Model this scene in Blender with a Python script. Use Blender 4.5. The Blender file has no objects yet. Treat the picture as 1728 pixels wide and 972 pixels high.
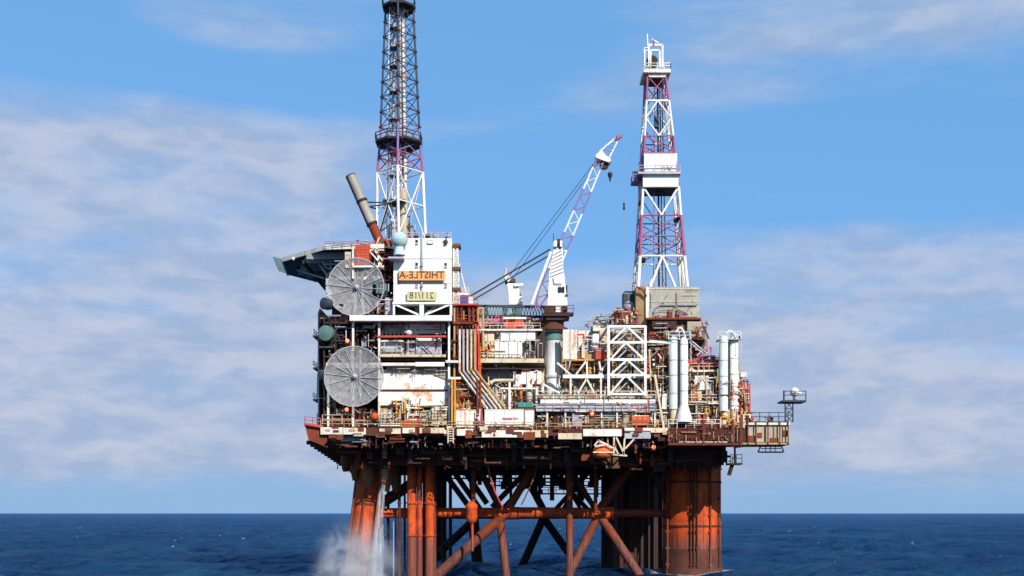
import bpy, math, random
from mathutils import Vector, noise
R = math.radians
S = bpy.context.scene
COL = S.collection
D = 200.0          # camera stands 200 m before the front edge of the deck
EYE = 11.5         # height of the eye above the sea
# ---------------------------------------------------------------- camera
cam = bpy.data.cameras.new('camera'); co = bpy.data.objects.new('camera', cam); COL.objects.link(co)
co.location = (0, -D, EYE); co.rotation_euler = (R(90), 0, 0)
cam.sensor_width = 36; cam.lens = 36*D/172.8
cam.shift_x = 0; cam.shift_y = (866-486)/1728
cam.clip_start = 1; cam.clip_end = 200000
S.camera = co
# ---------------------------------------------------------------- light
SUN_EL, SUN_AZ = 34.5, 27.0
sl = bpy.data.lights.new('sun', 'SUN'); sl.energy = 5.0; sl.angle = R(.5); sl.color = (1, .95, .86)
so = bpy.data.objects.new('sun', sl); COL.objects.link(so); so.rotation_euler = (R(90-SUN_EL), 0, R(SUN_AZ)); so.location = (60, -120, 120)
w = bpy.data.worlds.new('World'); S.world = w; w.use_nodes = True
S.view_settings.view_transform = 'Standard'; S.view_settings.look = 'None'
S.view_settings.exposure = 0.3; S.view_settings.gamma = 1; S.view_settings.use_curve_mapping = False
S.render.engine = 'CYCLES'
S.cycles.max_bounces = 6; S.cycles.diffuse_bounces = 2; S.cycles.glossy_bounces = 2; S.cycles.transparent_max_bounces = 10
S.cycles.volume_bounces = 1; S.cycles.volume_step_rate = 1.5
S.cycles.caustics_reflective = False; S.cycles.caustics_refractive = False

class NT:
    def __init__(s, t): s.t = t; s.n = t.nodes; s.l = t.links
    def new(s, kind, **kw):
        n = s.n.new(kind)
        for k, v in kw.items(): setattr(n, k, v)
        return n
    def put(s, sock, v):
        if isinstance(v, bpy.types.NodeSocket): s.l.new(v, sock)
        else: sock.default_value = v
    def math(s, op, a, b=0.0, clamp=False):
        n = s.new('ShaderNodeMath', operation=op, use_clamp=clamp); s.put(n.inputs[0], a); s.put(n.inputs[1], b); return n.outputs[0]
    def mix(s, f, a, b, mode='MIX'):
        n = s.new('ShaderNodeMix', data_type='RGBA', blend_type=mode); s.put(n.inputs[0], f); s.put(n.inputs[6], a); s.put(n.inputs[7], b); return n.outputs[2]
    def ramp(s, v, a, b, lo=0.0, hi=1.0):
        n = s.new('ShaderNodeMapRange', interpolation_type='SMOOTHSTEP'); s.put(n.inputs[0], v)
        n.inputs[1].default_value = a; n.inputs[2].default_value = b; n.inputs[3].default_value = lo; n.inputs[4].default_value = hi; return n.outputs[0]
    def noise(s, vec, scale, detail=4, rough=.55, dist=0):
        n = s.new('ShaderNodeTexNoise'); s.put(n.inputs['Vector'], vec); n.inputs['Scale'].default_value = scale
        n.inputs['Detail'].default_value = detail; n.inputs['Roughness'].default_value = rough; n.inputs['Distortion'].default_value = dist; return n.outputs['Fac']
    def scale(s, vec, sc, off=(0, 0, 0)):
        n = s.new('ShaderNodeMapping'); s.put(n.inputs[0], vec); n.inputs['Scale'].default_value = sc; n.inputs['Location'].default_value = off; return n.outputs[0]

def c4(c): return (c[0], c[1], c[2], 1)
# sky: Nishita air with procedural cloud layers laid out by compass bearing and elevation
T = NT(w.node_tree); T.n.clear()
out = T.new('ShaderNodeOutputWorld'); bg = T.new('ShaderNodeBackground'); T.l.new(bg.outputs[0], out.inputs[0])
sky = T.new('ShaderNodeTexSky', sky_type='NISHITA'); sky.sun_disc = False
sky.sun_elevation = R(SUN_EL); sky.sun_rotation = R(180-SUN_AZ); sky.air_density = 1.0; sky.dust_density = .1; sky.ozone_density = 3.0
tc = T.new('ShaderNodeTexCoord'); sep = T.new('ShaderNodeSeparateXYZ'); T.l.new(tc.outputs['Generated'], sep.inputs[0])
X_, Y_, Z_ = sep.outputs
lift = T.new('ShaderNodeCombineXYZ'); T.put(lift.inputs[0], X_); T.put(lift.inputs[1], Y_)      # clear sea air: no yellow band at the horizon
T.put(lift.inputs[2], T.math('ADD', T.math('MULTIPLY', T.math('ABSOLUTE', Z_), .75), .24)); T.l.new(lift.outputs[0], sky.inputs[0])
az = T.math('MULTIPLY', T.math('ARCTAN2', X_, Y_), 57.2958)      # degrees, 0 = straight ahead, + = right
el = T.math('MULTIPLY', T.math('ARCSINE', Z_), 57.2958)
cmb = T.new('ShaderNodeCombineXYZ'); T.put(cmb.inputs[0], az); T.put(cmb.inputs[1], el); cmb.inputs[2].default_value = 3.3
cv = cmb.outputs[0]
n_big = T.noise(T.scale(cv, (.05, .17, 1)), 1.0, 3, .5)
n_mid = T.noise(T.scale(cv, (.075, .36, 1), (7, 3, 0)), 1.0, 6, .55, .15)
n_puf = T.noise(T.scale(cv, (.27, .78, 1), (2, 9, 4)), 1.0, 6, .58, .25)
# coverage: low bank everywhere, a higher bank to the left, a thin veil high on the right
low = T.math('MULTIPLY', T.math('MULTIPLY', T.ramp(el, -.5, 3.0), T.ramp(el, 14.5, 9.5)), T.ramp(T.math('ABSOLUTE', az), 110, 60))
left = T.math('MULTIPLY', T.ramp(az, 3, -13), T.math('MULTIPLY', T.ramp(el, 20.5, 15.5), T.ramp(el, 6, 9)))
veil = T.math('MULTIPLY', T.ramp(az, -3, 12), T.ramp(el, 16.5, 21.5))
veil2 = T.math('MULTIPLY', T.math('MULTIPLY', T.ramp(az, -20, -15), T.ramp(az, -2, -8)), T.ramp(el, 19, 22, 0, .45))
cov = T.math('MAXIMUM', T.math('MAXIMUM', low, left), T.math('MAXIMUM', T.math('MULTIPLY', veil, .85), veil2))
dens = T.math('ADD', T.math('MULTIPLY', cov, .78), T.math('ADD', T.math('MULTIPLY', T.math('SUBTRACT', n_big, .5), .75), T.math('MULTIPLY', T.math('SUBTRACT', n_mid, .5), 1.25)))
mask = T.ramp(dens, .12, .82, 0, .93)
white = T.mix(T.ramp(T.math('ADD', T.math('MULTIPLY', n_puf, .75), T.math('MULTIPLY', T.noise(T.scale(cv, (.6, 1.5, 1), (5, 1, 8)), 1.0, 5, .55, .2), .25)), .38, .64), c4((3.5, 4.5, 6.4)), c4((5.2, 5.65, 7.0)))
hsv = T.new('ShaderNodeHueSaturation'); hsv.inputs['Saturation'].default_value = 1.12; hsv.inputs['Value'].default_value = 2.0; T.l.new(sky.outputs[0], hsv.inputs['Color'])
air = T.mix(T.ramp(el, 10, .5, 0, .92), T.mix(.55, hsv.outputs[0], c4((1.75, 4.6, 8.6))), c4((2.7, 4.45, 6.9)))     # paler, thicker air low down
T.l.new(T.mix(mask, air, white), bg.inputs[0]); bg.inputs[1].default_value = .085

# ---------------------------------------------------------------- helpers
def K(y): return (D+y)/D
def X(px, y=0): return (px-864)*.1*K(y)
def Z(py, y=0): return EYE+(866-py)*.1*K(y)
def P(px, py, y=0): return Vector((X(px, y), y, Z(py, y)))

class MB:
    """collects shapes, builds ONE mesh object"""
    def __init__(s): s.v = []; s.f = []; s.m = []; s.sm = []; s.mi = 0
    def add(s, vs, fs, smooth=False):
        b = len(s.v); s.v += [tuple(v) for v in vs]
        for f in fs: s.f.append([b+i for i in f]); s.m.append(s.mi); s.sm.append(smooth)
        return s
    def box(s, x0, x1, y0, y1, z0, z1):
        if x1 < x0: x0, x1 = x1, x0
        if y1 < y0: y0, y1 = y1, y0
        if z1 < z0: z0, z1 = z1, z0
        return s.add([(x0, y0, z0), (x1, y0, z0), (x1, y1, z0), (x0, y1, z0), (x0, y0, z1), (x1, y0, z1), (x1, y1, z1), (x0, y1, z1)],
              [(0, 3, 2, 1), (4, 5, 6, 7), (0, 1, 5, 4), (1, 2, 6, 5), (2, 3, 7, 6), (3, 0, 4, 7)])
    def pbox(s, px0, px1, py0, py1, y, dep):           # box whose front face shows as that pixel rectangle at depth y
        return s.box(X(px0, y), X(px1, y), y, y+dep, Z(py1, y), Z(py0, y))
    def frame(s, p, q):
        d = (Vector(q)-Vector(p)); L = d.length
        if L < 1e-6: d = Vector((0, 0, 1))
        d.normalize(); u = d.cross(Vector((0, 0, 1)))
        if u.length < 1e-3: u = Vector((1, 0, 0))
        u.normalize(); return d, u, u.cross(d)
    def beam(s, p, q, w, h=None):
        h = h or w; p = Vector(p); q = Vector(q); d, u, n = s.frame(p, q); u = u*w/2; n = n*h/2
        vs = [c+a*u+b*n for c in (p, q) for a, b in ((-1, -1), (1, -1), (1, 1), (-1, 1))]
        return s.add(vs, [(0, 1, 2, 3), (7, 6, 5, 4), (0, 4, 5, 1), (1, 5, 6, 2), (2, 6, 7, 3), (3, 7, 4, 0)])
    def tube(s, pts, r, n=8, r2=None, cap=True):
        pts = [Vector(p) for p in pts]; vs = []; k = len(pts)
        d0, u, nn = s.frame(pts[0], pts[1])
        for i, p in enumerate(pts):
            if i == 0: d = pts[1]-pts[0]
            elif i == k-1: d = pts[-1]-pts[-2]
            else: d = (pts[i]-pts[i-1]).normalized()+(pts[i+1]-pts[i]).normalized()
            if d.length < 1e-6: d = pts[i]-pts[i-1]
            d.normalize(); u = (u-d*u.dot(d))
            if u.length < 1e-4: u = d.orthogonal()
            u.normalize(); n2 = d.cross(u)
            rr = r if r2 is None else r+(r2-r)*i/(k-1)
            for j in range(n):
                a = 2*math.pi*j/n; vs.append(p+rr*(math.cos(a)*u+math.sin(a)*n2))
        fs = [(i*n+j, i*n+(j+1) % n, (i+1)*n+(j+1) % n, (i+1)*n+j) for i in range(k-1) for j in range(n)]
        s.add(vs, fs, True)
        if cap: s.add(vs[:n], [tuple(range(n))[::-1]]); s.add(vs[-n:], [tuple(range(n))])
        return s
    def lathe(s, c, prof, n=20, axis='z', smooth=True):
        vs = []
        for r, h in prof:
            for j in range(n):
                a = 2*math.pi*j/n; x, y = r*math.cos(a), r*math.sin(a)
                vs.append({'z': (c[0]+x, c[1]+y, c[2]+h), 'x': (c[0]+h, c[1]+x, c[2]+y), 'y': (c[0]+x, c[1]+h, c[2]+y)}[axis])
        k = len(prof)
        s.add(vs, [(i*n+j, i*n+(j+1) % n, (i+1)*n+(j+1) % n, (i+1)*n+j) for i in range(k-1) for j in range(n)], smooth)
        s.add(vs[:n], [tuple(range(n))]); s.add(vs[-n:], [tuple(range(n))]); return s
    def sphere(s, c, r, n=14, sc=(1, 1, 1)):
        prof = [(max(1e-3, r*math.sin(math.pi*i/n)), -r*math.cos(math.pi*i/n)) for i in range(n+1)]
        vs = []
        for rr, h in prof:
            for j in range(n+4):
                a = 2*math.pi*j/(n+4); vs.append((c[0]+rr*math.cos(a)*sc[0], c[1]+rr*math.sin(a)*sc[1], c[2]+h*sc[2]))
        m = n+4
        return s.add(vs, [(i*m+j, i*m+(j+1) % m, (i+1)*m+(j+1) % m, (i+1)*m+j) for i in range(n) for j in range(m)], True)
    def prism(s, poly, axis, a, b):                    # poly in the two other axes
        def mk(p, t): return {'y': (p[0], t, p[1]), 'z': (p[0], p[1], t), 'x': (t, p[0], p[1])}[axis]
        n = len(poly); vs = [mk(p, a) for p in poly]+[mk(p, b) for p in poly]
        return s.add(vs, [tuple(range(n)), tuple(range(2*n-1, n-1, -1))]+[(i, i+n, (i+1) % n+n, (i+1) % n) for i in range(n)])
    def rail(s, pts, h=1.1, step=1.6, r=.045):
        pts = [Vector(p) for p in pts]
        for a, b in zip(pts, pts[1:]):
            for t in (h, h*.55): s.beam(a+Vector((0, 0, t)), b+Vector((0, 0, t)), r*2)
            k = max(1, int((b-a).length/step))
            for i in range(k+1):
                p = a.lerp(b, i/k); s.beam(p, p+Vector((0, 0, h)), r*2)
        return s
    def build(s, name, mats, parent=None, label=None):
        me = bpy.data.meshes.new(name)
        o0 = Vector((0, 0, 0))
        if parent is not None:
            q = parent
            while q.parent: q = q.parent
            o0 = Vector(q.location)
        me.from_pydata([(v[0]-o0.x, v[1]-o0.y, v[2]-o0.z) for v in s.v], [], s.f)
        mats = mats if isinstance(mats, (list, tuple)) else [mats]
        for m in mats: me.materials.append(M[m] if isinstance(m, str) else m)
        me.polygons.foreach_set('material_index', s.m); me.polygons.foreach_set('use_smooth', s.sm)
        me.update(); o = bpy.data.objects.new(name, me); COL.objects.link(o)
        if parent is not None: o.parent = parent
        if label: o['label'] = label
        return o

def tag(o, label, cat, group=None, kind=None):
    if label: o['label'] = label
    if cat: o['category'] = cat
    if group: o['group'] = group
    if kind: o['kind'] = kind
    return o
def thing(name, loc, label, cat, group=None):
    o = bpy.data.objects.new(name, None); COL.objects.link(o); o.location = loc; o.empty_display_size = 1
    return tag(o, label, cat, group)

# ---------------------------------------------------------------- materials
M = {}
def paint(name, col, rust=.3, rcol=(.16, .045, .015), rough=.55, var=.25, streak=.12, metal=0.0, alpha=None, scale=1.0, patch=False, splash=False):
    m = bpy.data.materials.new(name); m.use_nodes = True; t = NT(m.node_tree); b = t.n['Principled BSDF']
    g = t.new('ShaderNodeNewGeometry'); pos = g.outputs['Position']
    n1 = t.noise(pos, .35*scale, 5, .6); n2 = t.noise(t.scale(pos, (1.1, 1.1, streak)), 1.6*scale, 6, .65)
    n3 = t.noise(pos, 2.6*scale, 5, .7)
    dark = c4([c*(1-var) for c in col]); base = t.mix(t.ramp(n1, .3, .7), dark, c4(col))
    dirt = t.mix(t.math('MULTIPLY', t.ramp(n2, .52, .72), min(1, .25+rust*.8)), base, c4([.55*col[0]+.04, .5*col[1]+.018, .42*col[2]+.006]))
    edge = .78-.36*rust
    rm = t.ramp(t.math('ADD', t.math('MULTIPLY', n3, .55), t.math('MULTIPLY', n2, .45)), edge, edge+.07)
    rc = t.mix(t.ramp(n3, .3, .8), c4(rcol), c4([min(1, c*2.2) for c in rcol]))
    t.l.new(t.mix(rm, dirt, rc), b.inputs['Base Color'])
    t.put(b.inputs['Roughness'], t.ramp(n3, .3, .8, rough-.08, min(1, rough+.2))); b.inputs['Metallic'].default_value = metal; b.inputs['Specular IOR Level'].default_value = .25
    bp = t.new('ShaderNodeBump'); bp.inputs['Strength'].default_value = .25; bp.inputs['Distance'].default_value = .05
    t.l.new(n3, bp.inputs['Height']); t.l.new(bp.outputs[0], b.inputs['Normal'])
    if alpha is not None: b.inputs['Alpha'].default_value = alpha
    if patch:
        pn = t.noise(pos, .33, 4, .6, .3); pm = t.math('MULTIPLY', t.ramp(pn, .50, .62), t.ramp(n3, .25, .6)); src = b.inputs['Base Color'].links[0].from_socket
        t.l.new(t.mix(pm, src, c4((.52, .22, .07))), b.inputs['Base Color'])
    if splash:
        sx = t.new('ShaderNodeSeparateXYZ'); t.l.new(pos, sx.inputs[0]); src = b.inputs['Base Color'].links[0].from_socket
        zz = t.math('ADD', sx.outputs[2], t.math('MULTIPLY', t.math('SUBTRACT', t.noise(t.scale(pos, (1.2, 1.2, .25)), 1, 4, .6), .5), 7))
        st = t.noise(t.scale(pos, (3.0, 3.0, .10)), 1, 5, .7)
        src = t.mix(t.math('MULTIPLY', t.ramp(st, .50, .62), .7), src, c4((.10, .030, .016)))
        mo = t.noise(t.scale(pos, (1, 1, .7), (9, 4, 2)), .75, 7, .72); src = t.mix(t.math('MULTIPLY', t.ramp(mo, .49, .60), .5), src, c4((.24, .032, .014)))
        src = t.mix(t.math('MULTIPLY', t.ramp(st, .36, .30), .6), src, c4((.62, .22, .10)))
        t.l.new(t.mix(t.ramp(zz, 8.5, 5.5, 0, .85), src, t.mix(t.ramp(st, .40, .60), c4((.20, .075, .055)), c4((.085, .032, .028)))), b.inputs['Base Color'])
    M[name] = m; return m
RU = (.17, .04, .012)
paint('white', (.8, .78, .74), .34, rcol=(.3, .13, .06))
paint('white_bright', (.84, .83, .80), .1, rcol=(.3, .15, .08))
paint('white_worn', (.74, .69, .60), .68, rcol=(.34, .13, .05))
paint('white_stained', (.8, .78, .74), .3, rcol=(.4, .15, .05), patch=True)
paint('cream', (.64, .53, .37), .66)
paint('beige', (.42, .36, .26), .6, rcol=(.17, .08, .04))
paint('tan', (.46, .28, .13), .55)
paint('ochre', (.62, .30, .06), .4)
paint('orange', (.70, .13, .02), .3)
paint('red', (.50, .06, .04), .3, rcol=(.12, .02, .015))
paint('rust', (.22, .045, .016), .6, rcol=(.12, .03, .012), rough=.75, var=.45, splash=True)
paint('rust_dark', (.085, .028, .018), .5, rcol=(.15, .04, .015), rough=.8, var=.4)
paint('rust_bright', (.70, .095, .014), .34, rcol=(.14, .035, .015), rough=.7, var=.45, streak=.06, splash=True)
paint('drill_grey', (.36, .35, .29), .55, rcol=(.20, .09, .04))
paint('brown', (.14, .06, .035), .5, rough=.75)
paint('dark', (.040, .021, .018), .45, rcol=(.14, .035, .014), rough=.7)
paint('dark_blue', (.040, .048, .062), .3, rcol=(.09, .03, .02))
paint('maroon', (.13, .025, .02), .5, rcol=(.2, .06, .02))
paint('steel', (.30, .30, .32), .35)
paint('grey', (.42, .42, .44), .3, rcol=(.2, .1, .06))
paint('lilac', (.42, .38, .46), .3, rcol=(.2, .1, .1))
paint('purple', (.23, .16, .36), .3, rcol=(.3, .05, .1))
paint('crimson', (.38, .095, .18), .25, rcol=(.2, .03, .08))
paint('green', (.10, .20, .18), .3)
paint('teal', (.04, .22, .20), .2)
paint('seafoam', (.42, .55, .56), .1, rcol=(.2, .3, .3))
paint('palegreen', (.68, .74, .68), .2, rcol=(.3, .25, .15))
paint('blue', (.08, .12, .38), .2)
paint('sign_orange', (.80, .36, .12), .12, rcol=(.8, .6, .4), var=.15)
paint('sign_yellow', (.55, .52, .28), .25, rcol=(.5, .48, .4), var=.2)
paint('ink', (.10, .06, .05), .1)
paint('ink_red', (.5, .12, .12), .1)
paint('glass', (.02, .025, .03), 0, rough=.15)
paint('growth', (.13, .045, .030), .6, rcol=(.05, .03, .03), rough=.9, var=.5, streak=.05)
paint('pile', (.30, .12, .045), .5, rough=.8, var=.4)
paint('tower_dark', (.050, .052, .085), .3, rcol=(.14, .05, .04))
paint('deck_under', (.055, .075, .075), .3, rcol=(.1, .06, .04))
paint('flue', (.34, .30, .26), .35, rcol=(.16, .09, .06))
# wire-mesh dish skin: real gaps let part of the background through
def mesh_mat():
    m = bpy.data.materials.new('dish_mesh'); m.use_nodes = True; t = NT(m.node_tree); b = t.n['Principled BSDF']; o = t.n['Material Output']
    g = t.new('ShaderNodeNewGeometry'); n = t.noise(g.outputs['Position'], 1.3, 5, .6)
    t.l.new(t.mix(t.ramp(n, .3, .7), c4((.26, .255, .26)), c4((.38, .37, .37))), b.inputs['Base Color']); b.inputs['Roughness'].default_value = .6
    tr = t.new('ShaderNodeBsdfTransparent'); mx = t.new('ShaderNodeMixShader'); mx.inputs[0].default_value = .66
    t.put(mx.inputs[0], t.ramp(t.noise(t.scale(g.outputs['Position'], (1, 1, 1)), 1.2, 4, .6), .3, .7, .45, .72)); t.l.new(tr.outputs[0], mx.inputs[1]); t.l.new(b.outputs[0], mx.inputs[2]); t.l.new(mx.outputs[0], o.inputs[0]); M['dish_mesh'] = m
mesh_mat()
def lamp_mat(name, col, st):
    m = bpy.data.materials.new(name); m.use_nodes = True; b = m.node_tree.nodes['Principled BSDF']
    b.inputs['Base Color'].default_value = c4(col); b.inputs['Emission Color'].default_value = c4(col); b.inputs['Emission Strength'].default_value = st; M[name] = m
lamp_mat('lamp_red', (1, .12, .06), 3.5); lamp_mat('lamp_warm', (1, .8, .6), 2.5)

# ---------------------------------------------------------------- sea
def sea():
    m = bpy.data.materials.new('sea_water'); m.use_nodes = True; t = NT(m.node_tree); b = t.n['Principled BSDF']
    g = t.new('ShaderNodeNewGeometry'); pos = g.outputs['Position']
    s1 = t.noise(t.scale(pos, (.02, .012, 0)), 1, 4, .6)
    s2 = t.noise(t.scale(pos, (.11, .05, 0)), 1, 5, .65)
    base = t.mix(t.ramp(t.math('ADD', t.math('MULTIPLY', s1, .5), t.math('MULTIPLY', s2, .5)), .35, .65), c4((.003, .015, .060)), c4((.011, .068, .130)))
    cap = t.noise(t.scale(pos, (.22, .07, 0), (3, 8, 0)), 1, 6, .7)
    caps = t.math('MULTIPLY', t.ramp(cap, .65, .69), .9)
    fn = t.noise(t.scale(pos, (.9, .7, 0)), 1, 6, .75)          # wash round each leg
    for fx, fy, fr in ((33.1, 18.3, 5.8), (X(1072, 58), 60, 6.5), (X(742, 55), 55, 1.6), (X(1028, 48), 48, 1.8), (X(606, 15), 13, 5.0), (X(795, 52), 54, 1.6), (X(880, 52), 54, 1.2), (X(965, 52), 54, 1.2), (X(710, 12), 12, 2.5)):
        dn = t.new('ShaderNodeVectorMath', operation='DISTANCE'); t.l.new(t.scale(pos, (1, 1, 0)), dn.inputs[0]); dn.inputs[1].default_value = (fx, fy, 0)
        dd = t.math('SUBTRACT', dn.outputs['Value'], t.math('MULTIPLY', fn, 6.0)); caps = t.math('MAXIMUM', caps, t.ramp(dd, fr-.6, fr-3.0, 0, .75))
    o = t.n['Material Output']; t.n.remove(b)
    df = t.new('ShaderNodeBsdfDiffuse'); t.l.new(t.mix(caps, base, c4((.6, .65, .7))), df.inputs['Color'])
    gl = t.new('ShaderNodeBsdfGlossy'); gl.inputs['Color'].default_value = (.30, .53, .87, 1); gl.inputs['Roughness'].default_value = .12
    fr = t.new('ShaderNodeFresnel'); fr.inputs['IOR'].default_value = 1.33; mx = t.new('ShaderNodeMixShader')
    t.put(mx.inputs[0], t.math('MULTIPLY', t.math('MINIMUM', fr.outputs[0], .75), t.math('SUBTRACT', 1.0, caps))); t.l.new(df.outputs[0], mx.inputs[1]); t.l.new(gl.outputs[0], mx.inputs[2]); t.l.new(mx.outputs[0], o.inputs[0])
    h = t.math('ADD', t.math('MULTIPLY', t.noise(t.scale(pos, (.45, .28, 0)), 1, 6, .68), 1.6), t.math('MULTIPLY', t.noise(t.scale(pos, (.06, .045, 0)), 1, 4, .6), 3.0))
    bp = t.new('ShaderNodeBump'); bp.inputs['Strength'].default_value = 1; bp.inputs['Distance'].default_value = 2.2
    t.l.new(h, bp.inputs['Height']); [t.l.new(bp.outputs[0], q.inputs['Normal']) for q in (df, gl, fr)]; M['sea'] = m
    NX = 560; ys = []; y = -260.0; dy = .9
    while y < 1600: ys.append(y); y += dy; dy *= 1.0062
    while y < 90000: ys.append(y); y *= 1.12
    vs = []; fs = []
    rnd = random.Random(4); wv = []
    for i in range(26):
        L = 3.4*1.13**i*rnd.uniform(.9, 1.1)
        if L > 75: L = rnd.uniform(6, 50)
        a = R(rnd.gauss(65, 34)); k = 2*math.pi/L; wv.append((k*math.cos(a), k*math.sin(a), rnd.uniform(0, 6.28), .034*L**.55))
    for y in ys:
        hw = 420+.8*(y+260); fade = 1/(1+max(0, y-500)/900)
        for i in range(NX):
            x = -hw+2*hw*i/(NX-1); z = 0
            if y < 1700:
                sx = hw*2/NX
                for kx, ky, ph, A in wv:
                    if 6.28/math.hypot(kx, ky) > sx*2.2: z += A*math.sin(kx*x+ky*y+ph)
                z += (.35*noise.noise(Vector((x*.16, y*.12, 0)))+.25*noise.noise(Vector((x*.5, y*.4, 5))))*fade
            vs.append((x, y, z*fade-.1))
    for j in range(len(ys)-1):
        for i in range(NX-1):
            a = j*NX+i; fs.append((a, a+1, a+NX+1, a+NX))
    mb = MB(); mb.v = vs; mb.f = fs; mb.m = [0]*len(fs); mb.sm = [True]*len(fs)
    tag(mb.build('sea', 'sea'), None, None, None, 'structure')
sea()

# ---------------------------------------------------------------- jacket (steel legs in the sea)
def jacket():
    J = thing('platform_jacket', (0, 18, 0), 'rust-red steel legs and cross bracing standing in the sea under the deck', 'oil platform')
    def lg(p, q, r, mat='rust', r2=None, n=28, name='leg', label=None, collars=()):
        mb = MB(); mb.tube([p, Vector(p).lerp(Vector(q), .5), q], r, n, r2); mb.mi = 1
        for c in collars:
            a = Vector(p).lerp(Vector(q), c); b = Vector(p).lerp(Vector(q), c+.012); mb.tube([a, b], r*1.05, n)
        return mb.build(name, [mat, 'growth'], J, label)
    # big right front leg
    cx, cy = X(1175, 13), 18.3
    L = lg((cx, cy, -6), (cx, cy, 24), 5.3, 'rust_bright', label='fat round rust-orange leg at the right')
    mb = MB(); mb.tube([(cx, cy, -6), (cx, cy, 1.5)], 5.75, 28); mb.tube([(cx, cy, 1.5), (cx, cy, 5.0)], 5.5, 28, 5.36); mb.build('growth_band', 'growth', L)
    for z in (9, 17): MB().tube([(cx, cy, z), (cx, cy, z+.35)], 5.42, 28).build('stiffener_ring', 'rust_dark', L)
    rnd = random.Random(2)
    for a in (-101, -95, -89, -62, -38, -150):
        x = cx+5.6*math.cos(R(a)); y = cy+5.6*math.sin(R(a)); r = rnd.choice((.11, .16, .22))
        mb = MB(); mb.tube([(x, y, -4), (x, y, 23.5)], r, 8)
        for z in range(2, 23, 3): mb.box(x-r*1.6, x+r*1.6, y-r, y+.5, z, z+.35)
        mb.build('riser', ['rust' if r > .15 else 'rust_dark'], L)
    # left front leg, slanting
    a = P(606, 980, 15); b = P(633, 740, 15); d = (a-b).normalized()
    L2 = lg(a+d*6, b, 2.45, 'rust_bright', 2.45, 20, collars=(.32, .62))
    for px in (600, 618, 641):
        a1 = P(px-20, 985, 12.2); b1 = P(px+3, 790, 12.2)
        MB().tube([a1, b1], .22, 8).build('riser', 'rust', L2)
    # pile sleeves round its head
    for px, t0, t1, yy, ww in ((600, 760, 800, 14, 1.0), (622, 762, 812, 12.6, 1.2), (651, 760, 818, 12.3, 1.15), (668, 765, 820, 16, 1.0), (583, 757, 785, 20, .9)):
        x = X(px, yy); z1 = Z(t0, yy); z0 = Z(t1, yy)
        MB().lathe((x, yy, z0), [(ww*.55, -1.2), (ww*.8, 0), (ww, .5), (ww, z1-z0-1), (ww*1.15, z1-z0)], 16).build('pile_sleeve', 'pile', J)
    # far legs, coloured near black in place of shade under the deck
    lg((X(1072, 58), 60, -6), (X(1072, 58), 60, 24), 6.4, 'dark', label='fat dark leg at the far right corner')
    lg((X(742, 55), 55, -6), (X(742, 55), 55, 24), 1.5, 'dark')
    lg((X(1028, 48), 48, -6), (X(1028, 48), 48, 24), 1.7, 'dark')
    for px, r in ((1048, .45), (1066, .5), (1078, .4), (1090, .45), (1100, .35), (1114, .4)):
        lg((X(px, 24), 24, -6), (X(px, 24), 24, 24), r, 'rust_dark', n=10, name='caisson')
    # braces: (px,py)->(px,py), depth, radius, material
    def br(p, q, y, r, mat='rust', y2=None):
        a, b = P(p[0], p[1], y), P(q[0], q[1], y if y2 is None else y2)
        MB().tube([a, a.lerp(b, .5), b], r, 14).build('brace', mat, J)
    F = 16.7
    br((636, 866), (852, 865), F, .95, 'rust_bright'); br((852, 865), (1010, 866), F, 1.05, 'rust_bright'); br((1010, 866), (1135, 866), F, .75, 'rust')
    br((852, 868), (722, 985), F, .95, 'rust'); br((843, 870), (856, 985), F, .75, 'rust')
    br((856, 862), (925, 745), F, .75, 'rust'); br((640, 852), (720, 800), F, 1.0, 'rust_dark'); br((846, 862), (790, 755), F, .6, 'rust_dark')
    br((1010, 862), (1092, 750), F, .8, 'rust'); br((1009, 870), (955, 980), F, .8, 'rust'); br((1012, 870), (1092, 990), F, .85, 'rust')
    br((1006, 862), (950, 770), F, .5, 'rust_dark'); br((1085, 760), (1128, 850), F, .6, 'rust_dark')
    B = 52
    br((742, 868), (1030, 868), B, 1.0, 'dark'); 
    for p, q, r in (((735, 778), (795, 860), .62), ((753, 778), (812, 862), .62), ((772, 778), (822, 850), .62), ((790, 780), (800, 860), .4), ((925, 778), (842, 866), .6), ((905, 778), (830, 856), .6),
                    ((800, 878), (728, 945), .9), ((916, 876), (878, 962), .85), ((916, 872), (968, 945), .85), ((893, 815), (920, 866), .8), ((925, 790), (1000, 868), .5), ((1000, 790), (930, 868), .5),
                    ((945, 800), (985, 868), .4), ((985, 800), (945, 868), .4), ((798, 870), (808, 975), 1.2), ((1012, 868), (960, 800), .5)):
        br(p, q, B, r, 'dark')  # rear braces get the same dark colour, shade put into the paint
    # conductors and risers near the front
    for px, r, m_ in ((674, .28, 'rust_dark'), (695, .85, 'rust_bright'), (708, .5, 'rust_bright'), (716, .3, 'rust'), (725, .8, 'rust_bright'), (733, .35, 'rust')):
        yy = 12 if r > .4 else 14
        mb = MB(); mb.tube([(X(px, yy), yy, -5), (X(px, yy), yy, Z(745, yy))], r, 14)
        for py in (850, 905, 800): mb.tube([(X(px, yy), yy, Z(py, yy)), (X(px, yy), yy, Z(py-3, yy))], r*1.25, 14)
        mb.build('conductor', m_, J)
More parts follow.
